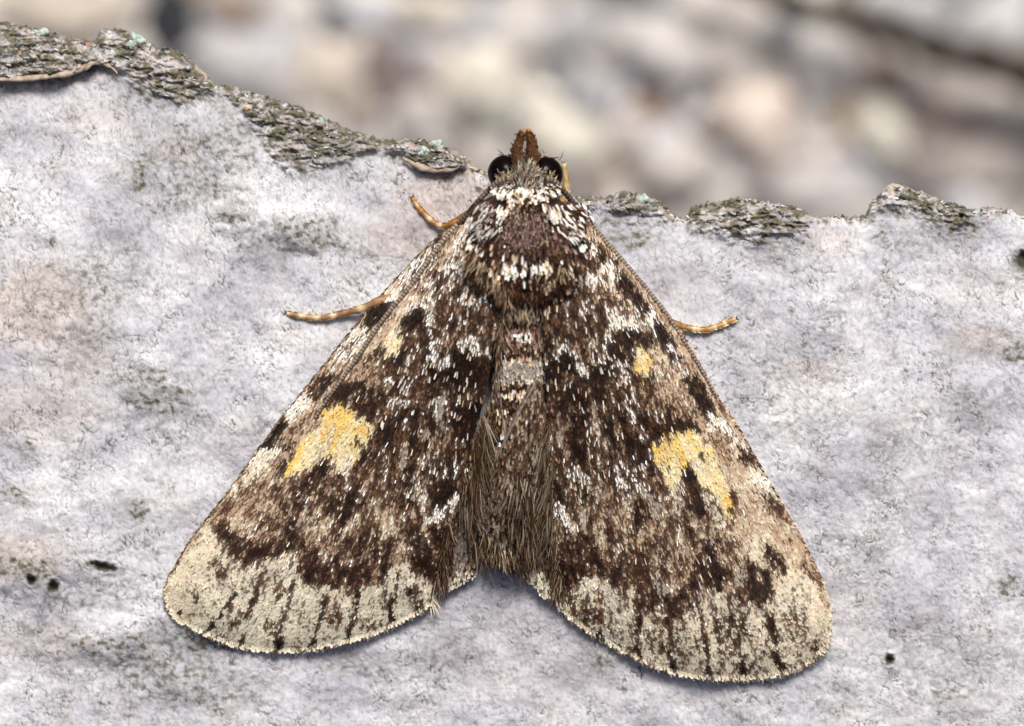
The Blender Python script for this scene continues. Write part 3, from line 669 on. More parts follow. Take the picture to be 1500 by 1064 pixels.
def field(poly, apex, drow=3.5, dcol=2.05, over=3.0):
    """scale bases in jittered rows that are arcs about the apex"""
    px, py = poly[:, 0], poly[:, 1]; r_ = np.hypot(px - apex[0], py - apex[1]); r0, r1 = max(r_.min() - 12, 30), r_.max()
    th = np.arctan2(px - apex[0], py - apex[1]); t0, t1 = th.min(), th.max(); XX, YY = [], []
    for k, r in enumerate(np.arange(r0, r1, drow)):
        n_ = max(int((t1 - t0) * r / dcol), 2); t = np.linspace(t0, t1, n_) + (k % 2) * .5 * (t1 - t0) / n_
        t = t + rng.normal(0, .20 * dcol / r, n_); rr = r + rng.normal(0, .10 * drow, n_) + 2.2 * perlin(t * 14, t * 0 + r / 90, 221)
        XX.append(apex[0] + rr * np.sin(t)); YY.append(apex[1] + rr * np.cos(t))
    x = np.concatenate(XX); y = np.concatenate(YY)
    k = inside(x, y, [tuple(q) for q in poly]); x, y = x[k], y[k]
    fx, fy = x - apex[0], y - apex[1]; L_ = np.hypot(fx, fy); return x, y, fx / L_, fy / L_

def wing_u(x, y, apex):
    th = np.arctan2(x - apex[0], y - apex[1]); r = np.hypot(x - apex[0], y - apex[1])
    nz = perlin(th * 110, r / 22, 231) + .8 * perlin(th * 50, r / 40, 232) + .7 * perlin(th * 210, r / 11, 233)
    return rank01(nz * .62 + rng.normal(0, .15, len(x)))

LOPS = [
 ('creamb', [(400, 750), (480, 770), (570, 765)], 42, .45), ('creamb', [(560, 690), (620, 700)], 26, .3), ('spk', [(700, 350), (660, 420), (640, 500), (600, 600)], 48, .28),
 ('brown', [(300, 770), (420, 740), (520, 760), (600, 780)], 60, .75), ('brown', [(560, 560), (600, 640), (560, 720)], 40, .55),
 ('tan', [(690, 320), (620, 385), (520, 490), (440, 590), (380, 670), (310, 770)], 26, .9),
 ('tanl', [(608, 436), (578, 468), (535, 506), (495, 548), (455, 600)], 13, .85),
 ('tan', [(520, 540), (470, 610), (430, 650), (395, 700), (350, 760)], 26, .8),
 ('brown', [(370, 690), (330, 745), (300, 790)], 22, .7), ('tan', [(400, 690), (360, 740), (330, 790)], 10, .6),
 ('white', [(632, 370), (620, 380)], 9, .85), ('whitek', [(612, 388), (596, 408)], 10, .85), ('whitek', [(590, 415), (572, 445)], 11, .9), ('white', [(574, 432), (566, 450)], 8, .85),
 ('whitek', [(542, 474), (510, 512)], 14, .9), ('whitek', [(505, 512), (490, 532)], 8, .6), ('whitek', [(450, 575), (432, 600)], 14, .9), ('white', [(440, 590), (432, 598)], 9, .7), ('whitek', [(425, 608), (412, 622)], 9, .7),
 ('cream', [(405, 650), (384, 668), (376, 680)], 15, 1), ('white', [(392, 656), (384, 664)], 9, .8), ('cream', [(372, 690), (350, 712)], 10, .6),
 ('black', [(566, 448), (545, 466)], 13, .95), ('ddk', [(478, 553), (462, 574)], 11, .8), ('black', [(412, 618), (392, 642)], 12, .95), ('ddk', [(640, 358), (650, 348)], 10, .8), ('ddk', [(605, 372), (590, 390)], 7, .7), ('ddk', [(415, 640), (425, 650)], 8, .6),
 ('white', [(688, 330), (702, 322)], 10, .75), ('white', [(682, 345), (700, 340)], 9, .8), ('white', [(668, 355), (690, 360)], 7, .6), ('white', [(658, 385), (672, 392)], 12, .85), ('white', [(676, 390), (690, 388)], 8, .75), ('spk', [(640, 400), (700, 420)], 40, .6),
 ('whitek', [(632, 440), (606, 452)], 12, .8), ('white', [(622, 446), (632, 452)], 8, .7), ('black', [(618, 462), (604, 470)], 15, .97), ('black', [(622, 480), (632, 500), (630, 528)], 9, .9), ('ddk', [(600, 478), (590, 492)], 9, .8),
 ('white', [(632, 456), (632, 478)], 5, .8), ('white', [(634, 498), (637, 522)], 5, .8), ('white', [(648, 530), (662, 516)], 6, .75), ('white', [(660, 528), (668, 512)], 6, .7), ('white', [(676, 504), (684, 498)], 5, .85), ('white', [(694, 498), (700, 512)], 8, .85), ('white', [(714, 516), (716, 522)], 5, .8),
 ('black', [(628, 545), (655, 552), (672, 540)], 15, .9), ('black', [(676, 520), (694, 530)], 17, .93), ('ddk', [(705, 530), (708, 560), (690, 560)], 14, .85), ('ddk', [(640, 570), (690, 560)], 12, .7),
 ('spk', [(603, 500), (612, 535), (618, 560)], 15, .85), ('spk', [(585, 560), (590, 600)], 22, .75), ('spk', [(610, 560), (600, 585)], 10, .7), ('spk', [(640, 590), (690, 590)], 16, .6),
 ('pyel', [(579, 494), (577, 508)], 13, 1), ('ddk', [(592, 505), (588, 522)], 6, .7),
 ('tan', [(545, 535), (505, 590)], 16, .5), ('ddk', [(486, 590), (500, 574), (522, 562), (536, 572)], 12, .95), ('ddk', [(510, 585), (548, 606)], 11, .9), ('dark', [(545, 580), (560, 620), (570, 660)], 22, .7),
 ('ylt', [(481, 594), (498, 592), (515, 596), (525, 608), (547, 621), (542, 635), (532, 652), (524, 668), (512, 682), (500, 690), (494, 672), (488, 655), (475, 668), (461, 680), (436, 685), (422, 694), (426, 672), (448, 641), (475, 615)], 'fill', .97),
 ('yel', [(482, 600), (500, 596), (478, 622), (470, 638)], 9, .85), ('yel', [(512, 602), (500, 625), (488, 650)], 8, .95), ('yel', [(448, 648), (432, 675), (424, 690)], 6, .95), ('yel', [(520, 622), (538, 628)], 7, .8), ('yel', [(530, 640), (520, 640)], 6, .5), ('grey', [(490, 628), (478, 650), (466, 668)], 6, .6), ('pyel', [(470, 630), (450, 660)], 7, .7),
 ('cream', [(512, 668), (502, 690)], 8, .7), ('black', [(525, 645), (526, 647)], 5.5, 1), ('tan', [(492, 668), (486, 690)], 6, .7),
 ('ddk', [(478, 682), (455, 704), (440, 722)], 12, .9), ('ddk', [(420, 672), (412, 690)], 7, .7), ('brown', [(400, 712), (450, 740)], 22, .6),
 ('black', [(611, 598), (607, 630), (604, 656)], 6, .85), ('black', [(682, 606), (678, 622)], 20, .92), ('ddk', [(632, 618), (628, 625)], 12, .85), ('black', [(700, 590), (690, 650)], 11, .7), ('ddk', [(570, 620), (560, 650)], 12, .8),
 ('grey', [(648, 580), (646, 606), (650, 626)], 5.5, .9), ('grey', [(624, 632), (630, 636)], 6, .8), ('grey', [(595, 655), (593, 680)], 5.5, .85), ('grey', [(636, 668), (634, 686)], 5, .8), ('brown', [(650, 630), (640, 660)], 16, .6),
 ('spk', [(560, 670), (575, 700)], 26, .8), ('spk', [(620, 665), (650, 690)], 15, .7), ('spk', [(675, 650), (685, 680)], 12, .7), ('white', [(665, 675), (670, 684)], 5, .8), ('black', [(600, 680), (598, 720)], 8, .7),
 ('black', [(658, 705), (650, 726)], 15, .92), ('ddk', [(530, 720), (510, 735)], 18, .8), ('ddk', [(490, 742), (500, 750)], 12, .7),
 ('whitek', [(598, 716), (622, 720)], 8, .7), ('cream', [(612, 718), (622, 726)], 8, .6), ('white', [(632, 752), (648, 750)], 7, .8), ('white', [(656, 740), (672, 724)], 7, .85),
 ('creamb', [(548, 732), (566, 760)], 15, .75), ('creamb', [(462, 750), (480, 790)], 18, .65), ('spk', [(515, 700), (535, 712)], 15, .7), ('creamb', [(570, 770), (590, 790)], 16, .5), ('black', [(432, 760), (424, 780)], 6, .8), ('ddk', [(545, 790), (560, 820)], 18, .6), ('ddk', [(610, 790), (632, 830)], 16, .75), ('ddk', [(640, 770), (650, 800)], 9, .7),
 ('dark', [(330, 780), (360, 805), (400, 800)], 18, .8), ('ddk', [(390, 805), (380, 818)], 7, .8), ('ddk', [(455, 835), (470, 850), (490, 845)], 13, .7), ('dark', [(500, 830), (560, 835)], 20, .6),
 ('pale', [(262, 815), (300, 782), (318, 782), (330, 806), (356, 827), (375, 830), (390, 818), (418, 810), (435, 830), (448, 856), (465, 862), (480, 853), (500, 865), (520, 870), (540, 860), (565, 850), (580, 825), (593, 815), (605, 840), (625, 850), (645, 866), (650, 990), (200, 990), (230, 840)], 'fill', .89),
 ('apex', [(296, 788), (270, 845), (265, 885)], 30, .92), ('apex', [(310, 795), (300, 830)], 14, .8), ('tan', [(262, 818), (285, 785), (310, 750)], 9, .7),
 ('cream', [(418, 812), (420, 822)], 8, .9), ('brown', [(318, 822), (330, 840)], 11, .75), ('pale2', [(350, 845), (400, 850)], 26, .7), ('dark', [(346, 892), (342, 906)], 14, .65), ('brown', [(412, 852), (408, 870)], 9, .6), ('brown', [(398, 915), (404, 928)], 12, .6), ('brown', [(488, 880), (492, 905)], 15, .65), ('brown', [(535, 905), (548, 910)], 14, .5), ('dark', [(604, 862), (612, 880)], 14, .65), ('brown', [(560, 860), (566, 880)], 10, .6), ('brown', [(440, 935), (446, 945)], 12, .45), ('brown', [(290, 862), (296, 880)], 9, .5), ('tan', [(290, 895), (270, 900)], 8, .5),
 ('dark', [(432, 850), (414, 915)], 5, .9), ('dark', [(480, 870), (462, 930)], 5, .9), ('dark', [(524, 868), (512, 930)], 5, .9), ('dark', [(585, 835), (572, 900)], 4.5, .85), ('dark', [(390, 828), (362, 905)], 5, .9),
 ('black', [(346, 870), (308, 918)], 3.2, .95), ('black', [(318, 905), (306, 922)], 4, .95), ('black', [(268, 890), (262, 897)], 4, .9), ('black', [(362, 926), (352, 940)], 5, .95), ('black', [(412, 926), (407, 950)], 4.5, .95), ('black', [(464, 918), (458, 944)], 4, .95), ('black', [(515, 915), (510, 930)], 4, .9), ('black', [(575, 892), (570, 914)], 4.5, .95),
]
ROPS = [
 ('creamb', [(850, 745), (930, 765), (1010, 790), (1080, 790)], 52, .62), ('spk', [(850, 350), (880, 430), (900, 560), (920, 680)], 46, .28), ('creamb', [(830, 690), (900, 690)], 26, .3),
 ('brown', [(840, 760), (900, 790), (980, 800), (1040, 820)], 55, .7), ('brown', [(860, 600), (900, 700), (950, 740)], 40, .5),
 ('tan', [(862, 340), (915, 400), (965, 458), (1000, 508), (1038, 575), (1075, 635), (1105, 690), (1140, 750), (1170, 805)], 20, .95),
 ('tanl', [(890, 425), (915, 445)], 16, .7), ('tanl', [(955, 520), (985, 550), (1010, 600)], 20, .75), ('tan', [(985, 570), (1030, 630), (1070, 690), (1090, 740)], 26, .8), ('tan', [(960, 560), (980, 600)], 16, .55), ('tanl', [(1078, 700), (1110, 780), (1145, 835)], 34, .88),
 ('white', [(812, 306), (822, 312)], 9, .9), ('white', [(852, 345), (862, 352)], 8, .8), ('black', [(864, 354), (872, 362)], 9, .9), ('white', [(868, 362), (874, 370)], 5, .8), ('black', [(880, 374), (895, 378)], 8, .95), ('whitek', [(884, 386), (912, 402)], 10, .92), ('white', [(905, 396), (912, 404)], 6, .8), ('white', [(862, 402), (870, 406)], 9, .9), ('white', [(850, 402), (856, 412)], 6, .8), ('whitek', [(878, 400), (890, 415)], 9, .6),
 ('black', [(906, 404), (938, 442), (950, 455)], 8.5, .9), ('spk', [(870, 430), (900, 450)], 24, .7), ('white', [(898, 462), (912, 470), (922, 474)], 10, .95), ('white', [(902, 472), (915, 478)], 7, .8), ('white', [(952, 458), (958, 476)], 9, .95), ('whitek', [(925, 455), (945, 470)], 9, .6),
 ('black', [(905, 488), (922, 488), (938, 494)], 11, .97), ('black', [(964, 476), (976, 500)], 9.5, .97), ('ddk', [(895, 500), (905, 515)], 10, .8), ('ddk', [(900, 545), (925, 520)], 10, .5), ('ddk', [(950, 540), (945, 548)], 8, .7),
 ('ylt', [(938, 517), (942, 536)], 12.5, 1), ('yel', [(932, 530), (940, 540), (948, 524)], 5, .7), ('yel', [(948, 518), (950, 528)], 4, .7),
 ('whitek', [(979, 505), (990, 525), (1000, 540)], 7, .85), ('whitek', [(998, 540), (1016, 560)], 9, .9), ('black', [(1012, 556), (1024, 578), (1036, 598)], 11, .96), ('ddk', [(985, 515), (1000, 532)], 4, .8),
 ('white', [(797, 526), (806, 522)], 6, .7), ('white', [(814, 522), (822, 512), (826, 502)], 6, .85), ('white', [(837, 516), (848, 532)], 6, .9), ('white', [(850, 534), (862, 542)], 7, .85), ('white', [(872, 528), (876, 536)], 6, .8), ('white', [(880, 524), (886, 512)], 5, .8), ('white', [(888, 492), (892, 480)], 6, .75),
 ('black', [(800, 545), (815, 535), (830, 525)], 13, .92), ('black', [(838, 538), (850, 550)], 9, .9), ('black', [(870, 548), (892, 536)], 12, .9), ('ddk', [(850, 570), (890, 570)], 20, .8), ('ddk', [(810, 570), (840, 580)], 16, .7),
 ('spk', [(908, 537), (918, 570), (928, 600)], 13, .95), ('spk', [(900, 560), (905, 600)], 10, .7), ('spk', [(930, 585), (940, 625)], 13, .7), ('brown', [(940, 570), (965, 600)], 18, .6),
 ('dark', [(950, 600), (1000, 600)], 20, .6), ('ddk', [(945, 650), (962, 636), (985, 622), (1010, 620)], 12, .93), ('black', [(850, 610), (848, 660)], 13, .88), ('black', [(925, 650), (930, 668)], 12, .85), ('ddk', [(890, 630), (895, 670)], 14, .7), ('black', [(895, 600), (893, 640)], 5, .7),
 ('grey', [(818, 630), (820, 648)], 6, .8), ('grey', [(870, 600), (872, 622)], 5, .7), ('grey', [(884, 640), (886, 652)], 5, .7), ('brown', [(800, 590), (806, 680)], 11, .6),
 ('ylt', [(955, 650), (964, 641), (987, 633), (1002, 626), (1019, 630), (1028, 643), (1040, 648), (1049, 665), (1053, 688), (1062, 707), (1068, 730), (1074, 752), (1064, 752), (1052, 735), (1040, 718), (1026, 705), (1012, 690), (1000, 690), (988, 716), (976, 704), (970, 688), (960, 668)], 'fill', .97),
 ('yel', [(960, 656), (975, 650), (990, 648)], 9, .95), ('yel', [(985, 640), (1003, 634)], 8, .8), ('yel', [(990, 652), (1000, 668), (1005, 684)], 8, .95), ('yel', [(968, 664), (980, 670)], 7, .85), ('yel', [(1010, 640), (1022, 652)], 5, .6), ('yel', [(1060, 712), (1066, 735), (1072, 755)], 4.5, .9), ('yel', [(1034, 655), (1042, 660)], 5, .5), ('pyel', [(1016, 664), (1024, 690)], 6, .7),
 ('black', [(970, 676), (977, 678)], 4.5, .95), ('black', [(1025, 658), (1029, 668)], 3.5, .95), ('ddk', [(1004, 688), (1014, 712), (1026, 742)], 9, .93), ('ddk', [(994, 705), (998, 720)], 6, .6), ('pale', [(985, 715), (992, 740)], 12, .6), ('pale', [(1042, 730), (1052, 760)], 12, .7),
 ('brown', [(1070, 720), (1080, 745)], 7, .75), ('ddk', [(1068, 740), (1074, 760)], 4, .7),
 ('whitek', [(1042, 612), (1058, 622), (1068, 632)], 11, .92), ('white', [(1052, 618), (1062, 626)], 8, .8), ('whitek', [(1070, 634), (1084, 652)], 8, .9), ('ddk', [(1086, 660), (1082, 668)], 5, .7), ('dark', [(1094, 668), (1106, 684)], 11, .75), ('cream', [(1104, 694), (1118, 704), (1124, 714)], 13, 1), ('white', [(1110, 698), (1118, 706)], 8, .8), ('dark', [(1118, 722), (1134, 734)], 9, .75), ('brown', [(1132, 740), (1140, 755)], 10, .6),
 ('spk', [(835, 680), (855, 700)], 15, .8), ('spk', [(870, 660), (885, 680)], 13, .7), ('spk', [(905, 680), (915, 710)], 16, .75), ('white', [(910, 698), (914, 708)], 5, .8), ('spk', [(930, 680), (945, 720)], 13, .7), ('grey', [(950, 720), (960, 745)], 10, .6),
 ('black', [(812, 712), (818, 728)], 14, .95), ('white', [(808, 744), (816, 736), (824, 748)], 7, .85), ('white', [(828, 755), (838, 770)], 6, .75), ('ddk', [(850, 715), (855, 730)], 10, .7), ('creamb', [(872, 725), (882, 760)], 17, .8), ('grey', [(851, 750), (855, 765)], 6, .8), ('black', [(930, 735), (938, 760)], 8, .75), ('cream', [(912, 770), (916, 776)], 6, .7), ('creamb', [(905, 750), (920, 790)], 12, .5), ('black', [(918, 800), (922, 830)], 6, .75),
 ('ddk', [(855, 800), (850, 835)], 18, .75), ('black', [(870, 820), (880, 830)], 9, .75), ('ddk', [(830, 800), (828, 840)], 14, .7), ('dark', [(900, 830), (960, 850)], 22, .7), ('ddk', [(960, 870), (985, 895)], 12, .75), ('creamb', [(970, 810), (1000, 830)], 18, .5), ('black', [(1038, 800), (1046, 830), (1052, 855)], 7, .92), ('ddk', [(1025, 825), (1035, 850)], 10, .75), ('dark', [(1000, 880), (1010, 870)], 14, .7), ('ddk', [(1096, 825), (1102, 870)], 8, .85), ('ddk', [(1120, 840), (1124, 862)], 7, .85), ('grey', [(1080, 825), (1082, 850)], 6, .8), ('grey', [(1030, 860), (1026, 870)], 5, .8), ('dark', [(1125, 805), (1140, 830)], 14, .7), ('pale', [(1100, 790), (1112, 815)], 10, .6), ('grey', [(960, 845), (968, 860)], 9, .7),
 ('pale', [(815, 880), (823, 876), (846, 858), (866, 842), (884, 846), (900, 857), (922, 862), (931, 853), (936, 887), (959, 898), (977, 900), (990, 908), (1009, 894), (1033, 875), (1054, 855), (1069, 867), (1088, 880), (1109, 891), (1127, 878), (1143, 848), (1169, 842), (1200, 838), (1260, 860), (1250, 1040), (780, 1040)], 'fill', .84),
 ('apex', [(1180, 860), (1198, 890), (1198, 930)], 20, .85), ('apex', [(1150, 850), (1175, 850)], 14, .8), ('tan', [(1168, 790), (1196, 845), (1208, 885)], 7, .7), ('cream', [(850, 858), (866, 848), (880, 850)], 7, .7),
 ('dark', [(845, 885), (868, 900)], 22, .55), ('brown', [(915, 875), (925, 890)], 12, .6), ('dark', [(1056, 915), (1062, 945)], 15, .6), ('dark', [(1084, 908), (1088, 925)], 12, .65), ('brown', [(1160, 905), (1170, 918)], 16, .65), ('brown', [(1196, 938), (1192, 948)], 9, .6), ('brown', [(985, 930), (1000, 945)], 18, .45), ('dark', [(1118, 908), (1120, 914)], 6, .8), ('brown', [(960, 930), (965, 950)], 12, .5), ('brown', [(1110, 930), (1120, 950)], 10, .5), ('tan', [(1150, 950), (1180, 950)], 10, .4), ('pale2', [(900, 880), (960, 920)], 24, .5),
 ('brown', [(876, 862), (878, 925)], 4.5, .85), ('dark', [(932, 858), (936, 940)], 4.5, .85), ('dark', [(978, 895), (984, 960)], 5, .9), ('dark', [(1026, 890), (1036, 960)], 5, .9), ('dark', [(1064, 862), (1086, 970)], 4, .75), ('dark', [(1126, 900), (1138, 955)], 5, .9),
 ('black', [(878, 920), (880, 936)], 4.5, .95), ('black', [(934, 945), (936, 962)], 5, .95), ('black', [(985, 964), (986, 980)], 4, .95), ('black', [(1036, 966), (1038, 986)], 5, .97), ('black', [(1086, 968), (1090, 984)], 5.5, .97), ('black', [(1134, 958), (1142, 972)], 6.5, .95), ('black', [(1140, 970), (1160, 975)], 3, .6),
]
def forewing(costa, marg, inn, cen, apex, ops, label, seed):
    poly = outline(costa, marg, inn); outer = [tuple(q) for q in smooth_poly(costa + marg, 3)]; inner = [tuple(q) for q in inn]
    zf = lambda a, b: wing_z(a, b, outer, inner)
    o = sheet('forewing', poly, cen, zf, wing_mat, moth); o['label'] = label
    x, y, fx, fy = field(poly, apex)
    u = wing_u(x, y, apex)
    cls = paint(x, y, ops, 'dark', u, apex, 1.0)
    n_ = len(x); z = zf(x, y)
    isw = np.isin(cls, [KI['W']]); dm = seg_dist(x, y, [tuple(q) for q in marg])
    rows = sstep(150, 60, dm); jr = rng.normal(0, 1.1, n_) * (1 - rows); x = x + fx * jr; y = y + fy * jr; z = zf(x, y)
    Ln = rng.uniform(6.5, 10.5, n_); Wd = rng.uniform(2.0, 2.9, n_); lift = rng.uniform(1.2, 2.6, n_)
    Ln = np.where(isw, rng.uniform(6, 10, n_), Ln); Wd = np.where(isw, rng.uniform(1.3, 2.1, n_), Wd); lift = np.where(isw, rng.uniform(2.6, 4.6, n_), lift)
    Ln = Ln * (1 - .22 * rows); lift = lift * (1 - .25 * rows); Wd = Wd * (1 + .30 * rows)
    an = rng.normal(0, .13, n_); c_, s_ = np.cos(an), np.sin(an); fx, fy = fx * c_ - fy * s_, fx * s_ + fy * c_
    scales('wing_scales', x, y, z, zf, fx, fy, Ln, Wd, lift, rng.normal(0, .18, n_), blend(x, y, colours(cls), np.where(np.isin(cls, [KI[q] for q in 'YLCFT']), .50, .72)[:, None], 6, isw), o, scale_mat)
    # long bristle-like pale scales standing over the rest
    dc = seg_dist(x, y, [tuple(q) for q in costa]); k = rng.uniform(0, 1, n_) < (.028 + .016 * sstep(680, 520, y)) * sstep(90, 200, dm) * sstep(25, 110, dc) * sstep(-.25, .35, fbm(x / 32, y / 32, 291, 2)) * np.where(np.isin(cls, [KI['Y'], KI['L'], KI['F']]), .1, 1)
    x2, y2 = x[k], y[k]; m_ = len(x2)
    c2 = pick(dict(W=.42, C=.30, T=.28), rng.uniform(0, 1, m_))
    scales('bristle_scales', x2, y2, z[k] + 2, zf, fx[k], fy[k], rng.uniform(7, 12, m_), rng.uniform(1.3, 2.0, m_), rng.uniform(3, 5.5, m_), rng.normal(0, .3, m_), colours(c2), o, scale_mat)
    # fringe along the outer margin
    mp = smooth_poly([costa[-1]] + marg, 60); j = rng.integers(0, len(mp) - 1, 2600)
    fx2, fy2 = mp[j, 0] - apex[0], mp[j, 1] - apex[1]; Lq = np.hypot(fx2, fy2); fx2, fy2 = fx2 / Lq, fy2 / Lq
    x3 = mp[j, 0] - fx2 * rng.uniform(1, 6, 2600); y3 = mp[j, 1] - fy2 * rng.uniform(1, 6, 2600)
    hairs('fringe', x3, y3, zf(x3, y3) - rng.uniform(0, 3, 2600), fx2, fy2, rng.uniform(4, 9, 2600) + 6 * rng.uniform(0, 1, 2600) ** 4, rng.uniform(1.0, 1.8, 2600), rng.uniform(-2, 1, 2600), rng.normal(0, .2, 2600), colours(pick(dict(F=.45, C=.25, M=.2, D=.1), rng.uniform(0, 1, 2600))), o)
    # short scales that roughen the front edge
    cp = smooth_poly(costa, 40); j = rng.integers(8, len(cp) - 1, 1700)
    tx = np.gradient(cp[:, 0])[j]; ty = np.gradient(cp[:, 1])[j]; Lq = np.hypot(tx, ty); tx, ty = tx / Lq, ty / Lq
    sgn = 1 if cen[0] > 760 else -1
    nx, ny = sgn * abs(1) * np.abs(ty), -np.abs(tx)
    dx = .88 * tx + .35 * nx; dy = .88 * ty + .35 * ny
    hairs('edge_scales', cp[j, 0] - nx * rng.uniform(0, 5, 1700), cp[j, 1] - ny * rng.uniform(0, 5, 1700), zf(cp[j, 0], cp[j, 1]) + rng.uniform(0, 3, 1700), dx, dy, rng.uniform(4, 7.5, 1700), rng.uniform(1.6, 2.6, 1700), rng.uniform(0, 1.5, 1700), rng.normal(0, .1, 1700), colours(pick(dict(T=.5, M=.25, D=.15, C=.1), rng.uniform(0, 1, 1700))), o)
    return o, zf
AP_L, AP_R = (752, 150), (792, 105)
wl, zl = forewing(L_COSTA, L_MARG, L_INN, (545, 690), AP_L, LOPS, 'left speckled forewing with a two-lobed yellow patch and pale scalloped margin', 1)
wr, zr = forewing(R_COSTA, R_MARG, R_INN, (955, 700), AP_R, ROPS, 'right speckled forewing with a round yellow spot and hooked yellow patch', 2)

# --- body: one lofted mesh from head to tail
BODY = np.array([  # y, x centre, half width, top z
 (236, 770, 9, 66), (243, 770, 21, 84), (258, 770, 31, 100), (272, 770, 33, 104), (284, 770, 40, 108), (300, 769, 60, 126), (325, 769, 74, 138), (358, 769, 80, 150), (395, 769, 74, 146), (425, 768, 58, 136), (448, 767, 44, 120),
 (490, 764, 40, 110), (540, 763, 39, 104), (600, 761, 40, 98), (660, 757, 42, 90), (720, 752, 42, 78), (775, 746, 36, 60), (812, 741, 26, 42), (830, 738, 9, 24)], float)
def body_at(y):
    return [np.interp(y, BODY[:, 0], BODY[:, k]) for k in (1, 2, 3)]
def body_z(x, y):
    cx, hw, zt = body_at(y); q = np.clip(1 - ((x - cx) / hw) ** 2, 0, 1)
    zc = zt * .42; return zc + (zt - zc) * q ** 0.5 + base_z(y) * .6
ys = np.linspace(236, 830, 90); SEG = 28; V = []
for yy in ys:
    cx, hw, zt = body_at(yy)
    ring = 1 + .05 * math.sin((yy - 450) / 46 * 2 * math.pi) * (yy > 460)
    for k in range(SEG):
        th = 2 * np.pi * k / SEG; zc = zt * .42
        zz = zc + (zt - zc) * math.sin(th) if math.sin(th) > 0 else zc + (zc - 4) * math.sin(th)
        V.append((cx + hw * ring * math.cos(th), yy, zz * (1 if math.sin(th) <= 0 else 1) + float(base_z(yy)) * .6))
V = np.array(V); F = []
for i in range(len(ys) - 1):
    for k in range(SEG):
        k2 = (k + 1) % SEG; F.append((i * SEG + k, (i + 1) * SEG + k, (i + 1) * SEG + k2, i * SEG + k2))
F.append(tuple(range(SEG))); F.append(tuple((len(ys) - 1) * SEG + k for k in range(SEG))[::-1])
body = mesh_obj('body', to_mm(V[:, 0], V[:, 1], V[:, 2]), F, noise_mat('body_cuticle', (.035, .02, .016), (.12, .075, .06), 8, .6, .3, .4, .05), moth)

# abdomen scales
ab = smooth_poly([(728, 448), (722, 520), (720, 600), (716, 680), (710, 750), (718, 805), (738, 830), (768, 815), (790, 750), (798, 680), (801, 600), (802, 520), (806, 448)], 4, True)
x, y, fx, fy = field(ab, (764, -400), 4.0, 3.4)
u = rank01(perlin(x / 5, y / 16, 241) + rng.normal(0, .25, len(x)))
AOPS = [('grey', [(738, 540), (792, 540)], 18, .95), ('cream', [(738, 525), (784, 522)], 5, .6), ('black', [(732, 566), (795, 566)], 5, .7), ('cream', [(734, 574), (790, 574)], 5.5, .85), ('ddk', [(735, 588), (790, 590)], 9, .6), ('mauve', [(745, 490), (790, 490)], 18, .7), ('white', [(756, 486), (762, 490)], 5, .9), ('white', [(770, 490), (776, 490)], 5, .9), ('mauve', [(750, 615), (785, 612)], 11, .7),
        ('ddk', [(736, 516), (795, 514)], 5, .6), ('cream', [(765, 452), (790, 456)], 7, .6), ('spk', [(740, 640), (765, 660)], 16, .6), ('olive', [(750, 720), (745, 830)], 60, .7), ('hind', [(770, 780), (740, 820)], 30, .4)]
cls = paint(x, y, AOPS, 'brown', u)
n_ = len(x)
scales('abdomen_scales', x, y, body_z(x, y), body_z, fx, fy, rng.uniform(7, 11, n_), rng.uniform(2.6, 3.8, n_), rng.uniform(2, 4.5, n_), rng.normal(0, .25, n_), colours(cls), body, scale_mat)

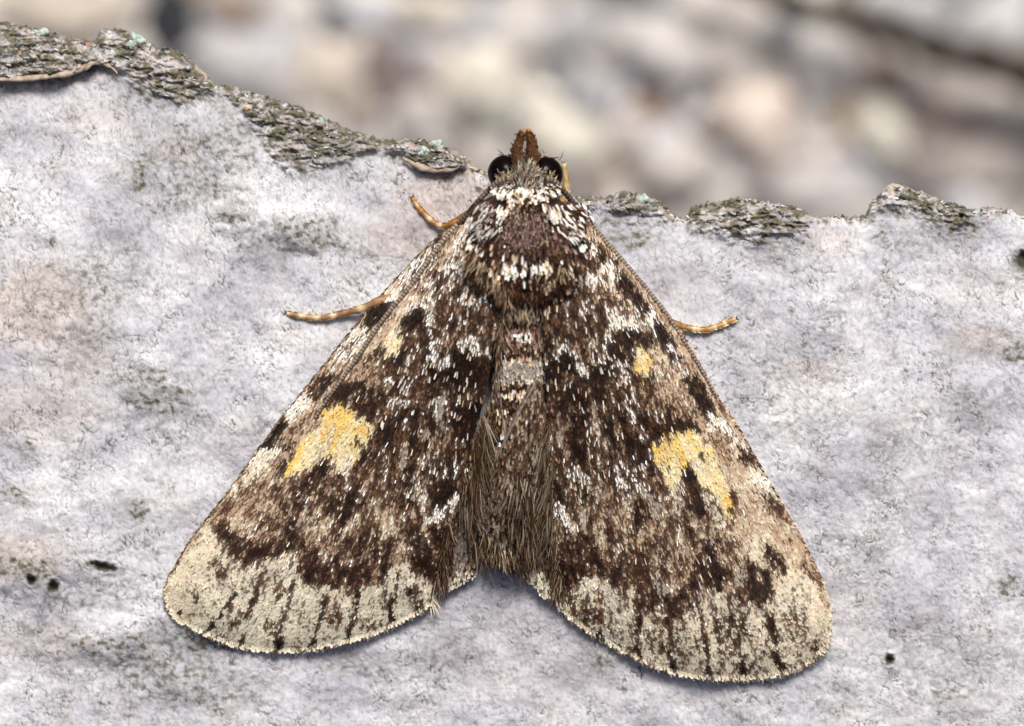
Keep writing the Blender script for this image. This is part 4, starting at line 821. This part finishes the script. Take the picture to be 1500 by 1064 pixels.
# --- hindwings: the narrow pieces showing beside the abdomen
LH = [(729, 560), (738, 610), (745, 650), (735, 690), (716, 730), (706, 775), (704, 808), (697, 838), (680, 850), (658, 861), (638, 868), (640, 845), (656, 790), (680, 700), (705, 620)]
RH = [(786, 556), (802, 590), (812, 680), (818, 770), (826, 884), (812, 878), (795, 868), (778, 852), (768, 840), (750, 834), (722, 815), (702, 775), (702, 735), (716, 695), (740, 640), (765, 585)]
def hz_l(x, y): return 62 - 40 * sstep(560, 850, y) + 20 * sstep(690, 735, x) * sstep(760, 620, y) + base_z(y) - 3
def hz_r(x, y):
    b = body_z(x, y); return np.maximum(70 - 44 * sstep(620, 860, y) + base_z(y), b + 5) - 6 * sstep(800, 826, x)
hind_mat = noise_mat('hindwing_membrane', (.10, .075, .05), (.26, .21, .16), 8, .7, .3, .2, .03)
for P_, cen, zf, apx, lab, ops in (
    (LH, (693, 760), hz_l, (740, 330), 'left grey-brown hindwing edge showing between forewing and abdomen', [('olive', [(730, 600), (705, 720)], 18, .8), ('dark', [(735, 620), (720, 690)], 10, .8), ('grey', [(690, 740), (670, 830)], 10, .6), ('pale', [(688, 838), (650, 858)], 10, .9), ('dark', [(655, 800), (648, 850)], 7, .7)]),
    (RH, (765, 740), hz_r, (800, 330), 'right grey-brown hindwing folded over the tail of the abdomen', [('brown', [(780, 600), (750, 680)], 24, .7), ('creamb', [(738, 712), (770, 716)], 8, .8), ('white', [(748, 718), (758, 714)], 5, .8), ('mauve', [(728, 730), (712, 770)], 9, .6), ('dark', [(770, 700), (745, 760)], 14, .5), ('ddk', [(782, 760), (768, 835)], 6, .8), ('pale', [(785, 840), (800, 862), (820, 880)], 12, .85), ('hind', [(800, 730), (798, 830)], 10, .7), ('dark', [(816, 790), (822, 850)], 6, .7), ('cream', [(735, 800), (750, 815)], 7, .5)])):
    pl = smooth_poly(P_, 5, True)
    o = sheet('hindwing', pl, cen, zf, hind_mat, moth, 14, 2.5); o['label'] = lab
    x, y, fx, fy = field(pl, apx, 3.8, 3.0)
    cls = paint(x, y, ops, 'hind', rank01(perlin(x / 4, y / 18, 251) + rng.normal(0, .3, len(x)))); n_ = len(x)
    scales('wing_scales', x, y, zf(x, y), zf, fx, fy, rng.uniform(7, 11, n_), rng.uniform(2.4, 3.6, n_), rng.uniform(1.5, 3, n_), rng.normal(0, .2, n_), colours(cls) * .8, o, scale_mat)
    if zf is hz_r:
        ed = smooth_poly([(784, 562), (768, 590), (745, 636), (722, 684), (708, 722)], 8)
        v, f = tube(to_mm(ed[:, 0], ed[:, 1], zf(ed[:, 0], ed[:, 1]) + 2), np.linspace(1.5, 2.4, len(ed)) / S, 8)
        mesh_obj('fold_vein', v, f, noise_mat('vein', (.13, .10, .08), (.36, .31, .27), 10, .6, .3, .3, .03), o)
    else:
        ed = smooth_poly([(726, 520), (733, 580), (738, 620), (743, 652)], 8)
        v, f = tube(to_mm(ed[:, 0], ed[:, 1], np.maximum(zf(ed[:, 0], ed[:, 1]), body_z(ed[:, 0], ed[:, 1])) + 3), np.linspace(1.3, 1.6, len(ed)) / S, 8)
        mesh_obj('fold_vein', v, f, noise_mat('vein', (.13, .10, .08), (.36, .31, .27), 10, .6, .3, .3, .03), o)

# --- thorax cover: overlapping broad scales, white-tipped patches, tufts
th = np.linspace(0, 2 * np.pi, 60, endpoint=False)
tp_ = np.stack([769 + 88 * np.cos(th) * np.where(np.sin(th) < 0, 1 - .3 * np.abs(np.sin(th)) ** 2, 1), 366 + np.where(np.sin(th) < 0, 78, 84) * np.sin(th)], -1)
def thz(x, y):
    q = np.clip(1 - ((x - 769) / 112) ** 2 - ((y - 370) / 98) ** 2, 0, 1)
    return np.maximum(body_z(x, y), 114 - 20 * sstep(312, 268, y) + 30 * q ** .8 - 8 * sstep(425, 455, y) + base_z(y) * .6)
x, y, fx, fy = field(tp_, (769, 205), 3.9, 3.3)
u = rank01(perlin(x / 6, y / 14, 261) + rng.normal(0, .28, len(x)))
TOPS = [('spk', [(690, 380), (720, 420)], 24, .5), ('mauve', [(768, 332)], 38, .95), ('mauve', [(825, 335), (820, 350)], 16, .7), ('ddk', [(762, 345)], 6, .8), ('grey', [(740, 306), (750, 314)], 10, .6), ('grey', [(800, 306), (806, 316)], 9, .6), ('white', [(810, 306), (820, 312)], 9, .95), ('white', [(726, 302), (742, 308)], 7, .8), ('white', [(735, 316), (731, 332)], 5, .8),
        ('white', [(700, 312), (714, 306)], 6, .7), ('white', [(684, 334), (696, 326)], 7, .85), ('white', [(690, 344), (700, 340)], 6, .8), ('whitek', [(708, 350), (704, 362)], 6, .75), ('white', [(692, 352), (694, 364)], 6, .7), ('ddk', [(716, 340), (724, 372)], 9, .7), ('brown', [(730, 360), (728, 390)], 12, .6), ('dark', [(815, 370), (822, 400)], 18, .7), ('mauve', [(836, 330), (850, 345)], 9, .7),
        ('white', [(746, 386), (754, 396), (766, 394)], 7, .9), ('white', [(782, 388), (784, 398)], 7, .9), ('cream', [(796, 384), (804, 392)], 8, .9), ('white', [(768, 376), (770, 390)], 4, .8), ('ddk', [(775, 385), (775, 400)], 4, .8), ('white', [(738, 372), (744, 384)], 5, .7), ('white', [(742, 390), (750, 402)], 5, .7),
        ('dark', [(750, 415), (790, 412)], 16, .8), ('black', [(762, 430), (784, 432)], 16, .92), ('dark', [(812, 425), (818, 440)], 12, .6), ('tan', [(732, 405), (738, 430)], 7, .5), ('tan', [(806, 400), (800, 420)], 7, .7), ('cream', [(834, 378), (834, 400)], 3, .8), ('whitek', [(845, 345), (860, 365)], 9, .7)]
cls = paint(x, y, TOPS, 'dark', u); n_ = len(x)
mv = ((x - 769) / 42) ** 2 + ((y - 335) / 36) ** 2 < 1
isw = np.isin(cls, [KI['W'], KI['C']])
Ln = np.where(mv, rng.uniform(3.6, 5.6, n_), np.where(isw, rng.uniform(10, 17, n_), rng.uniform(8, 14, n_)))
Wd = np.where(mv, rng.uniform(1.5, 2.4, n_), rng.uniform(2.6, 4.0, n_))
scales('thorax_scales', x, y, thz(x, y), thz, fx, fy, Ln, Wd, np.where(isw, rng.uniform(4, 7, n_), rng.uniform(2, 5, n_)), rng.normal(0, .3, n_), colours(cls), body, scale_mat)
# tufts of long hair-scales: behind the thorax, over the wing bases, along the inner margins, at the tail
def tuft(line, n_, ang0, ang1, l0, l1, wd, mix, zf, rise=(3, 9), dz=2, side=8, name='hair_tuft', parent=None):
    q = smooth_poly(line, 20); t = rng.uniform(0, 1, n_); j = np.clip((t * (len(q) - 1)).astype(int), 0, len(q) - 1)
    x = q[j, 0] + rng.normal(0, side * .5, n_); y = q[j, 1] + rng.normal(0, side * .5, n_)
    an = np.radians(ang0 + (ang1 - ang0) * t + rng.normal(0, 11, n_))        # 0 = straight down the picture, + = to the right
    return hairs(name, x, y, zf(x, y) + dz, np.sin(an), np.cos(an), rng.uniform(l0, l1, n_), rng.uniform(wd * .7, wd * 1.3, n_), rng.uniform(rise[0], rise[1], n_), rng.normal(0, .10, n_), colours(pick(mix, rng.uniform(0, 1, n_))), parent or body)
mz = lambda a, b: np.maximum(thz(a, b), 0)
BR = dict(D=.38, M=.30, H=.18, T=.10, K=.04)
tuft([(690, 375), (705, 390), (722, 405)], 120, -38, -8, 16, 30, 1.5, dict(D=.46, H=.22, M=.22, C=.10), mz, (2, 5), 2)
tuft([(716, 400), (735, 425), (752, 440)], 130, -12, 4, 14, 28, 1.4, dict(D=.4, H=.22, M=.28, T=.1), mz, (3, 8), 2)
tuft([(790, 400), (812, 400), (828, 395)], 120, -22, 4, 14, 26, 1.5, dict(D=.5, H=.20, K=.2, M=.1), mz, (2, 5), 2)
tuft([(748, 425), (773, 436), (796, 428)], 180, 8, -8, 9, 17, 1.9, dict(K=.4, D=.4, M=.2), mz, (4, 9), 2)
tuft([(740, 440), (762, 452), (796, 448)], 150, 22, -18, 12, 22, 1.4, dict(H=.45, C=.2, O=.2, D=.15), body_z, (2, 6), 5)
tuft([(738, 445), (732, 480), (728, 520)], 170, 12, 4, 16, 30, 1.3, dict(H=.30, T=.2, M=.3, D=.2), body_z, (2, 6), 14)
wz_l = lambda a, b: np.maximum(hz_l(a, b), 20); wz_r = hz_r
OL = dict(O=.24, D=.52, M=.14, G=.10)
tuft([(708, 610), (699, 660), (690, 705), (680, 755)], 300, 16, 9, 30, 75, 1.0, OL, zl, (2, 6), 1, 9, 'margin_hair', wl)
tuft([(799, 620), (802, 665), (804, 715), (807, 765)], 320, -26, -14, 28, 70, 1.0, dict(O=.26, G=.16, D=.42, M=.16), zr, (2, 6), 1, 9, 'margin_hair', wr)
tuft([(660, 770), (652, 810), (645, 850)], 240, 4, 6, 18, 40, 1.3, dict(D=.5, M=.25, O=.15, G=.1), zl, (1, 4), 0, 6, 'margin_hair', wl)
tuft([(812, 790), (816, 830), (820, 865)], 200, -10, -6, 16, 36, 1.3, dict(D=.5, M=.25, O=.15, G=.1), zr, (1, 4), 0, 6, 'margin_hair', wr)
tuft([(712, 790), (728, 808), (748, 815), (765, 822)], 380, 4, 20, 14, 30, 1.4, dict(H=.16, O=.36, D=.40, C=.08), hz_r, (1, 5), 1, 10, 'tail_hair')
tuft([(705, 700), (700, 760), (712, 800)], 260, 14, 18, 30, 60, 1.3, OL, wz_l, (2, 5), 2, 10, 'tail_hair')
tuft([(760, 700), (775, 760), (772, 800)], 260, -8, -6, 30, 60, 1.3, OL, hz_r, (2, 5), 2, 18, 'tail_hair')
tuft([(636, 868), (632, 884)], 14, 14, 20, 16, 26, 1.4, dict(F=.6, C=.4), zl, (0, 2), 0, 3, 'margin_hair', wl)

# --- head: eyes, palps, hair, antennae
m, n, l, p = new_mat('compound_eye')
vor = n.new('ShaderNodeTexVoronoi'); vor.inputs['Scale'].default_value = 26; tc2 = n.new('ShaderNodeTexCoord'); l.new(tc2.outputs['Object'], vor.inputs['Vector'])
crr = n.new('ShaderNodeValToRGB'); crr.color_ramp.elements[0].color = (.0018, .001, .001, 1); crr.color_ramp.elements[1].color = (.004, .002, .002, 1); l.new(vor.outputs[0], crr.inputs[0]); l.new(crr.outputs[0], p.inputs['Base Color'])
bpn = n.new('ShaderNodeBump'); bpn.inputs['Strength'].default_value = .12; bpn.inputs['Distance'].default_value = .01; l.new(vor.outputs[0], bpn.inputs['Height']); l.new(bpn.outputs[0], p.inputs['Normal'])
p.inputs['Roughness'].default_value = 0.15; p.inputs['Specular IOR Level'].default_value = 0.08
v3, f3 = ico(4)
for ex, ey_ in ((740, 254), (799, 256)):
    v = v3 * (25.5, 26.5, 25); o = mesh_obj('eye', v / S, f3, m, moth); o.location = to_mm(ex, ey_, 62)
palp_mat = attr_mat('palp_scale', .45, .4, .3, 10, .4, 14)
for pts, rad in ((((758, 250), (757, 230), (759, 214), (763, 202), (766, 195), (768, 191)), (8.5, 8.5, 7.6, 5.8, 4.4, 2.6)), (((779, 252), (780, 232), (779, 215), (777, 203), (775, 195), (774, 190)), (9.5, 9.5, 8.4, 6.4, 4.6, 2.6))):
    q = smooth_poly(pts, 6); r_ = np.interp(np.linspace(0, 5, len(q)), range(6), rad); r_ = r_ * (1 + .10 * perlin(np.arange(len(q)) / 1.7, np.zeros(len(q)) + .4, 271))
    v, f = tube(to_mm(q[:, 0], q[:, 1], np.linspace(72, 88, len(q))), r_ / S, 14)
    t = np.repeat(np.linspace(0, 1, len(q)), 14)[:, None]
    sp = rng.uniform(.55, 1.35, (len(v), 1))
    cc_ = np.where(t < .72, np.array([.10, .045, .018]), np.array([.46, .23, .06])) * sp
    o = mesh_obj('palp', v, f, palp_mat, moth, col=np.concatenate([cc_, np.ones((len(v), 1))], 1))
    k = 170; j = rng.integers(0, int(len(q) * .75), k); s_ = rng.uniform(-1, 1, k)
    an = rng.normal(0, .4, k) + s_ * .35
    hairs('palp_scales', q[j, 0] + s_ * r_[j] * .95, q[j, 1], np.linspace(72, 88, len(q))[j] + r_[j] * np.sqrt(1 - s_ ** 2) * .95, np.sin(an), -np.cos(an), rng.uniform(4, 8, k), rng.uniform(1.2, 2.2, k), rng.uniform(.5, 2, k), rng.normal(0, .1, k), np.clip(np.array([[.12, .056, .022]]) * rng.uniform(.3, 2.0, (k, 1)), 0, .8), o)
# head hair: grey and cream strands, swept up between the eyes and back over the collar
n_ = 620
x = rng.normal(770, 14, n_); y = rng.uniform(228, 278, n_); a = np.arctan2(x - 770, -(y - 290)) + rng.normal(0, .5, n_)
hz = np.maximum(body_z(x, y), 62)
hairs('head_hair', x, y, hz + rng.uniform(0, 6, n_), np.sin(a), -np.cos(a), rng.uniform(7, 16, n_), rng.uniform(1.2, 2.3, n_), rng.uniform(2, 7, n_), rng.normal(0, .3, n_), colours(pick(dict(G=.38, P=.24, F=.16, D=.16, T=.06), rng.uniform(0, 1, n_)), .25), body)
n_ = 420
sd = np.where(rng.uniform(0, 1, n_) < .5, -1, 1); x = 770 + sd * rng.uniform(20, 40, n_); y = rng.uniform(256, 276, n_); a = sd * rng.uniform(-2.6, 1.2, n_)
hairs('head_hair', x, y, np.maximum(body_z(x, y), 80) + 3, np.sin(a), -np.cos(a), rng.uniform(6, 12, n_), rng.uniform(1.4, 2.4, n_), rng.uniform(2, 6, n_), rng.normal(0, .3, n_), colours(pick(dict(C=.36, H=.34, O=.2, D=.1), rng.uniform(0, 1, n_)), .2), body)
# collar of white and brown scales behind the head
n_ = 640
a0 = rng.uniform(-1.25, 1.25, n_); rr_ = rng.uniform(14, 44, n_); x = 770 + np.sin(a0) * rr_ * 1.15; y = 262 + np.cos(a0) * rr_ * .72
zc_ = np.maximum(thz(x, y), 92)
cl_ = pick(dict(D=.24, M=.12, H=.16, C=.08, W=.40), rank01(perlin(x / 7, y / 6, 281) + rng.normal(0, .2, n_)))
czf = lambda a, b: np.maximum(thz(a, b), 92)
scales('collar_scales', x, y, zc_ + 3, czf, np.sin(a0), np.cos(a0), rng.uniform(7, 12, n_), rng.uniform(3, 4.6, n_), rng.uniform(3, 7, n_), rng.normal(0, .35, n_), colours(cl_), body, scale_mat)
# tegula edge hairs over the wing joints
for sgn, cx in ((-1, 712), (1, 838)):
    n_ = 260; x = cx + rng.normal(0, 9, n_); y = rng.uniform(296, 345, n_); a = sgn * rng.uniform(.2, .9, n_)
    hairs('tegula_hair', x, y, thz(x, y) + 3, np.sin(a), np.cos(a), rng.uniform(10, 20, n_), rng.uniform(2, 3.4, n_), rng.uniform(3, 6, n_), rng.normal(0, .15, n_), colours(pick(dict(W=.34, D=.4, M=.16, P=.1), rng.uniform(0, 1, n_))), body)

ant_mat = attr_mat('antenna_cuticle', .5, .4, .2, 12)
def antenna(pts, zoff, zbase):
    q = smooth_poly(pts, 60); d = np.concatenate([[0], np.cumsum(np.hypot(*np.diff(q, axis=0).T))])
    pitch = 5.2; nseg = int(d[-1] / pitch); sub = 4
    s = np.linspace(0, d[-1], nseg * sub + 1); x = np.interp(s, d, q[:, 0]); y = np.interp(s, d, q[:, 1])
    w_ = np.interp(s / d[-1], [0, .06, .3, .75, 1], [5.0, 4.3, 4.1, 3.2, 2.2])
    ph = (np.arange(len(s)) % sub) / sub
    r_ = w_ * (0.82 + .24 * np.sin(ph * np.pi + .3))
    z = zbase(x, y, s / d[-1]) + zoff
    z = np.convolve(np.pad(z, 20, 'edge'), np.ones(41) / 41, 'valid')
    v, f = tube(to_mm(x, y, z), r_ / S, 10)
    tone = np.where((np.arange(len(s)) % sub)[:, None] < 2, np.array([[.085, .052, .038]]), np.array([[.34, .27, .21]])) * rng.uniform(.75, 1.3, (len(s), 1))
    c4 = np.concatenate([np.repeat(tone, 10, 0), np.ones((len(v), 1))], 1)
    return mesh_obj('antenna', v, f, ant_mat, moth, col=c4)
def az(zf, poly):
    def g_(x, y, t): return np.where(inside(x, y, poly), zf(x, y), 78 - 30 * t) + np.clip(.10 - t, 0, 1) * 250
    return g_
pl_l = [tuple(q) for q in outline(L_COSTA, L_MARG, L_INN)]; pl_r = [tuple(q) for q in outline(R_COSTA, R_MARG, R_INN)]
antenna([(742, 262), (728, 268), (706, 289), (686, 312), (660, 340), (630, 378), (600, 421), (560, 470), (525, 522), (484, 579), (462, 612)], 5, az(zl, pl_l))
antenna([(798, 262), (812, 266), (834, 290), (856, 316), (876, 342), (906, 376), (945, 421), (978, 463), (1004, 503), (1026, 540), (1050, 582)], 4, az(zr, pl_r))

leg_mat = attr_mat('leg_cuticle', .4, .45, .2, 12, .3, 14)
def leg(pts, rad, zs, bands, c0, c1, name='leg'):
    q = smooth_poly(pts, 8); n_ = len(q); ii = np.linspace(0, len(pts) - 1, n_)
    bz = bark_z(q[:, 0], q[:, 1]); bz = np.convolve(np.pad(bz, 4, 'edge'), np.ones(9) / 9, 'valid')
    r_ = np.interp(ii, range(len(rad)), rad); r_ = r_ * (1 + .10 * np.sin(ii * 6.28))
    z = bz + np.interp(ii, range(len(zs)), zs) + r_
    v, f = tube(to_mm(q[:, 0], q[:, 1], z), r_ / S, 12)
    t = np.linspace(0, 1, n_); wv = np.zeros(n_)
    for b in bands: wv = np.maximum(wv, np.exp(-((t - b) / .035) ** 2))
    cc_ = np.array(c0)[None] * (1 - wv[:, None]) + np.array(c1)[None] * wv[:, None]
    c4 = np.concatenate([np.repeat(cc_ * rng.uniform(.8, 1.2, (n_, 1)), 12, 0), np.ones((n_ * 12, 1))], 1)
    o = mesh_obj(name, v, f, leg_mat, moth, col=c4)
    k = 120; j = rng.integers(0, n_ - 1, k); sgn = np.where(rng.uniform(0, 1, k) < .5, -1, 1)
    tx, ty = np.gradient(q[:, 0])[j], np.gradient(q[:, 1])[j]; Lq = np.hypot(tx, ty); tx, ty = tx / Lq, ty / Lq
    hairs('leg_scales', q[j, 0] - ty * sgn * r_[j] * .7, q[j, 1] + tx * sgn * r_[j] * .7, z[j] + r_[j] * .6, tx * .9 - ty * sgn * .3, ty * .9 + tx * sgn * .3, rng.uniform(4, 7, k), rng.uniform(1.0, 1.8, k), rng.uniform(0, 1, k), rng.normal(0, .1, k), np.clip(cc_[j] * rng.uniform(.6, 1.5, (k, 1)), 0, .85), o)
    e, e0 = q[-1], q[-3]; a = math.atan2(e[0] - e0[0], e[1] - e0[1])
    ca = np.array([a - .55, a + .55, a - .5, a + .5])
    hairs('claws', np.full(4, e[0]), np.full(4, e[1]), np.full(4, z[-1] - .5), np.sin(ca), np.cos(ca), np.array([6.5, 6.5, 4, 4.]), np.full(4, 1.7), np.full(4, -.8), np.array([.3, -.3, .2, -.2]), np.tile([[.07, .035, .018]], (4, 1)), o)
    return o
OR0, OR1 = (.42, .20, .055), (.72, .52, .30)
leg([(720, 300), (690, 312), (668, 325), (648, 331), (634, 325), (620, 312), (610, 300), (604, 290)], (6, 6, 5.5, 4.4, 4.2, 3.8, 3.4, 2.4), (55, 30, 16, 6, 3, 1, 0, 0), (.46, .62, .85), OR0, OR1).__setitem__('label', 'short orange front leg reaching out left of the head')
leg([(600, 432), (560, 440), (534, 451), (508, 458), (488, 463), (464, 466), (440, 463), (420, 459)], (7, 6.5, 6.2, 5, 4.8, 4.6, 4.4, 3.2), (30, 20, 12, 6, 3, 1, 0, 0), (.30, .56, .72, .84, .98), (.34, .19, .085), (.74, .58, .34)).__setitem__('label', 'banded tan middle leg sticking out past the left forewing')
leg([(920, 440), (955, 458), (985, 473), (1010, 481), (1034, 483), (1052, 478), (1066, 472), (1078, 467)], (6, 6, 5, 4.8, 4.8, 4.4, 4.2, 3.4), (30, 20, 12, 6, 3, 1, 0, 0), (.48, .66, .80, .97), (.38, .21, .07), (.76, .60, .34)).__setitem__('label', 'banded tan middle leg sticking out past the right forewing')
leg([(822, 300), (828, 290), (830, 276), (829, 262), (827, 248), (826, 240)], (6, 6, 5, 4, 3.5, 2.5), (50, 40, 28, 16, 6, 2), (.3, .9), (.40, .28, .13), (.66, .54, .34)).__setitem__('label', 'pale front leg half hidden behind the right eye')
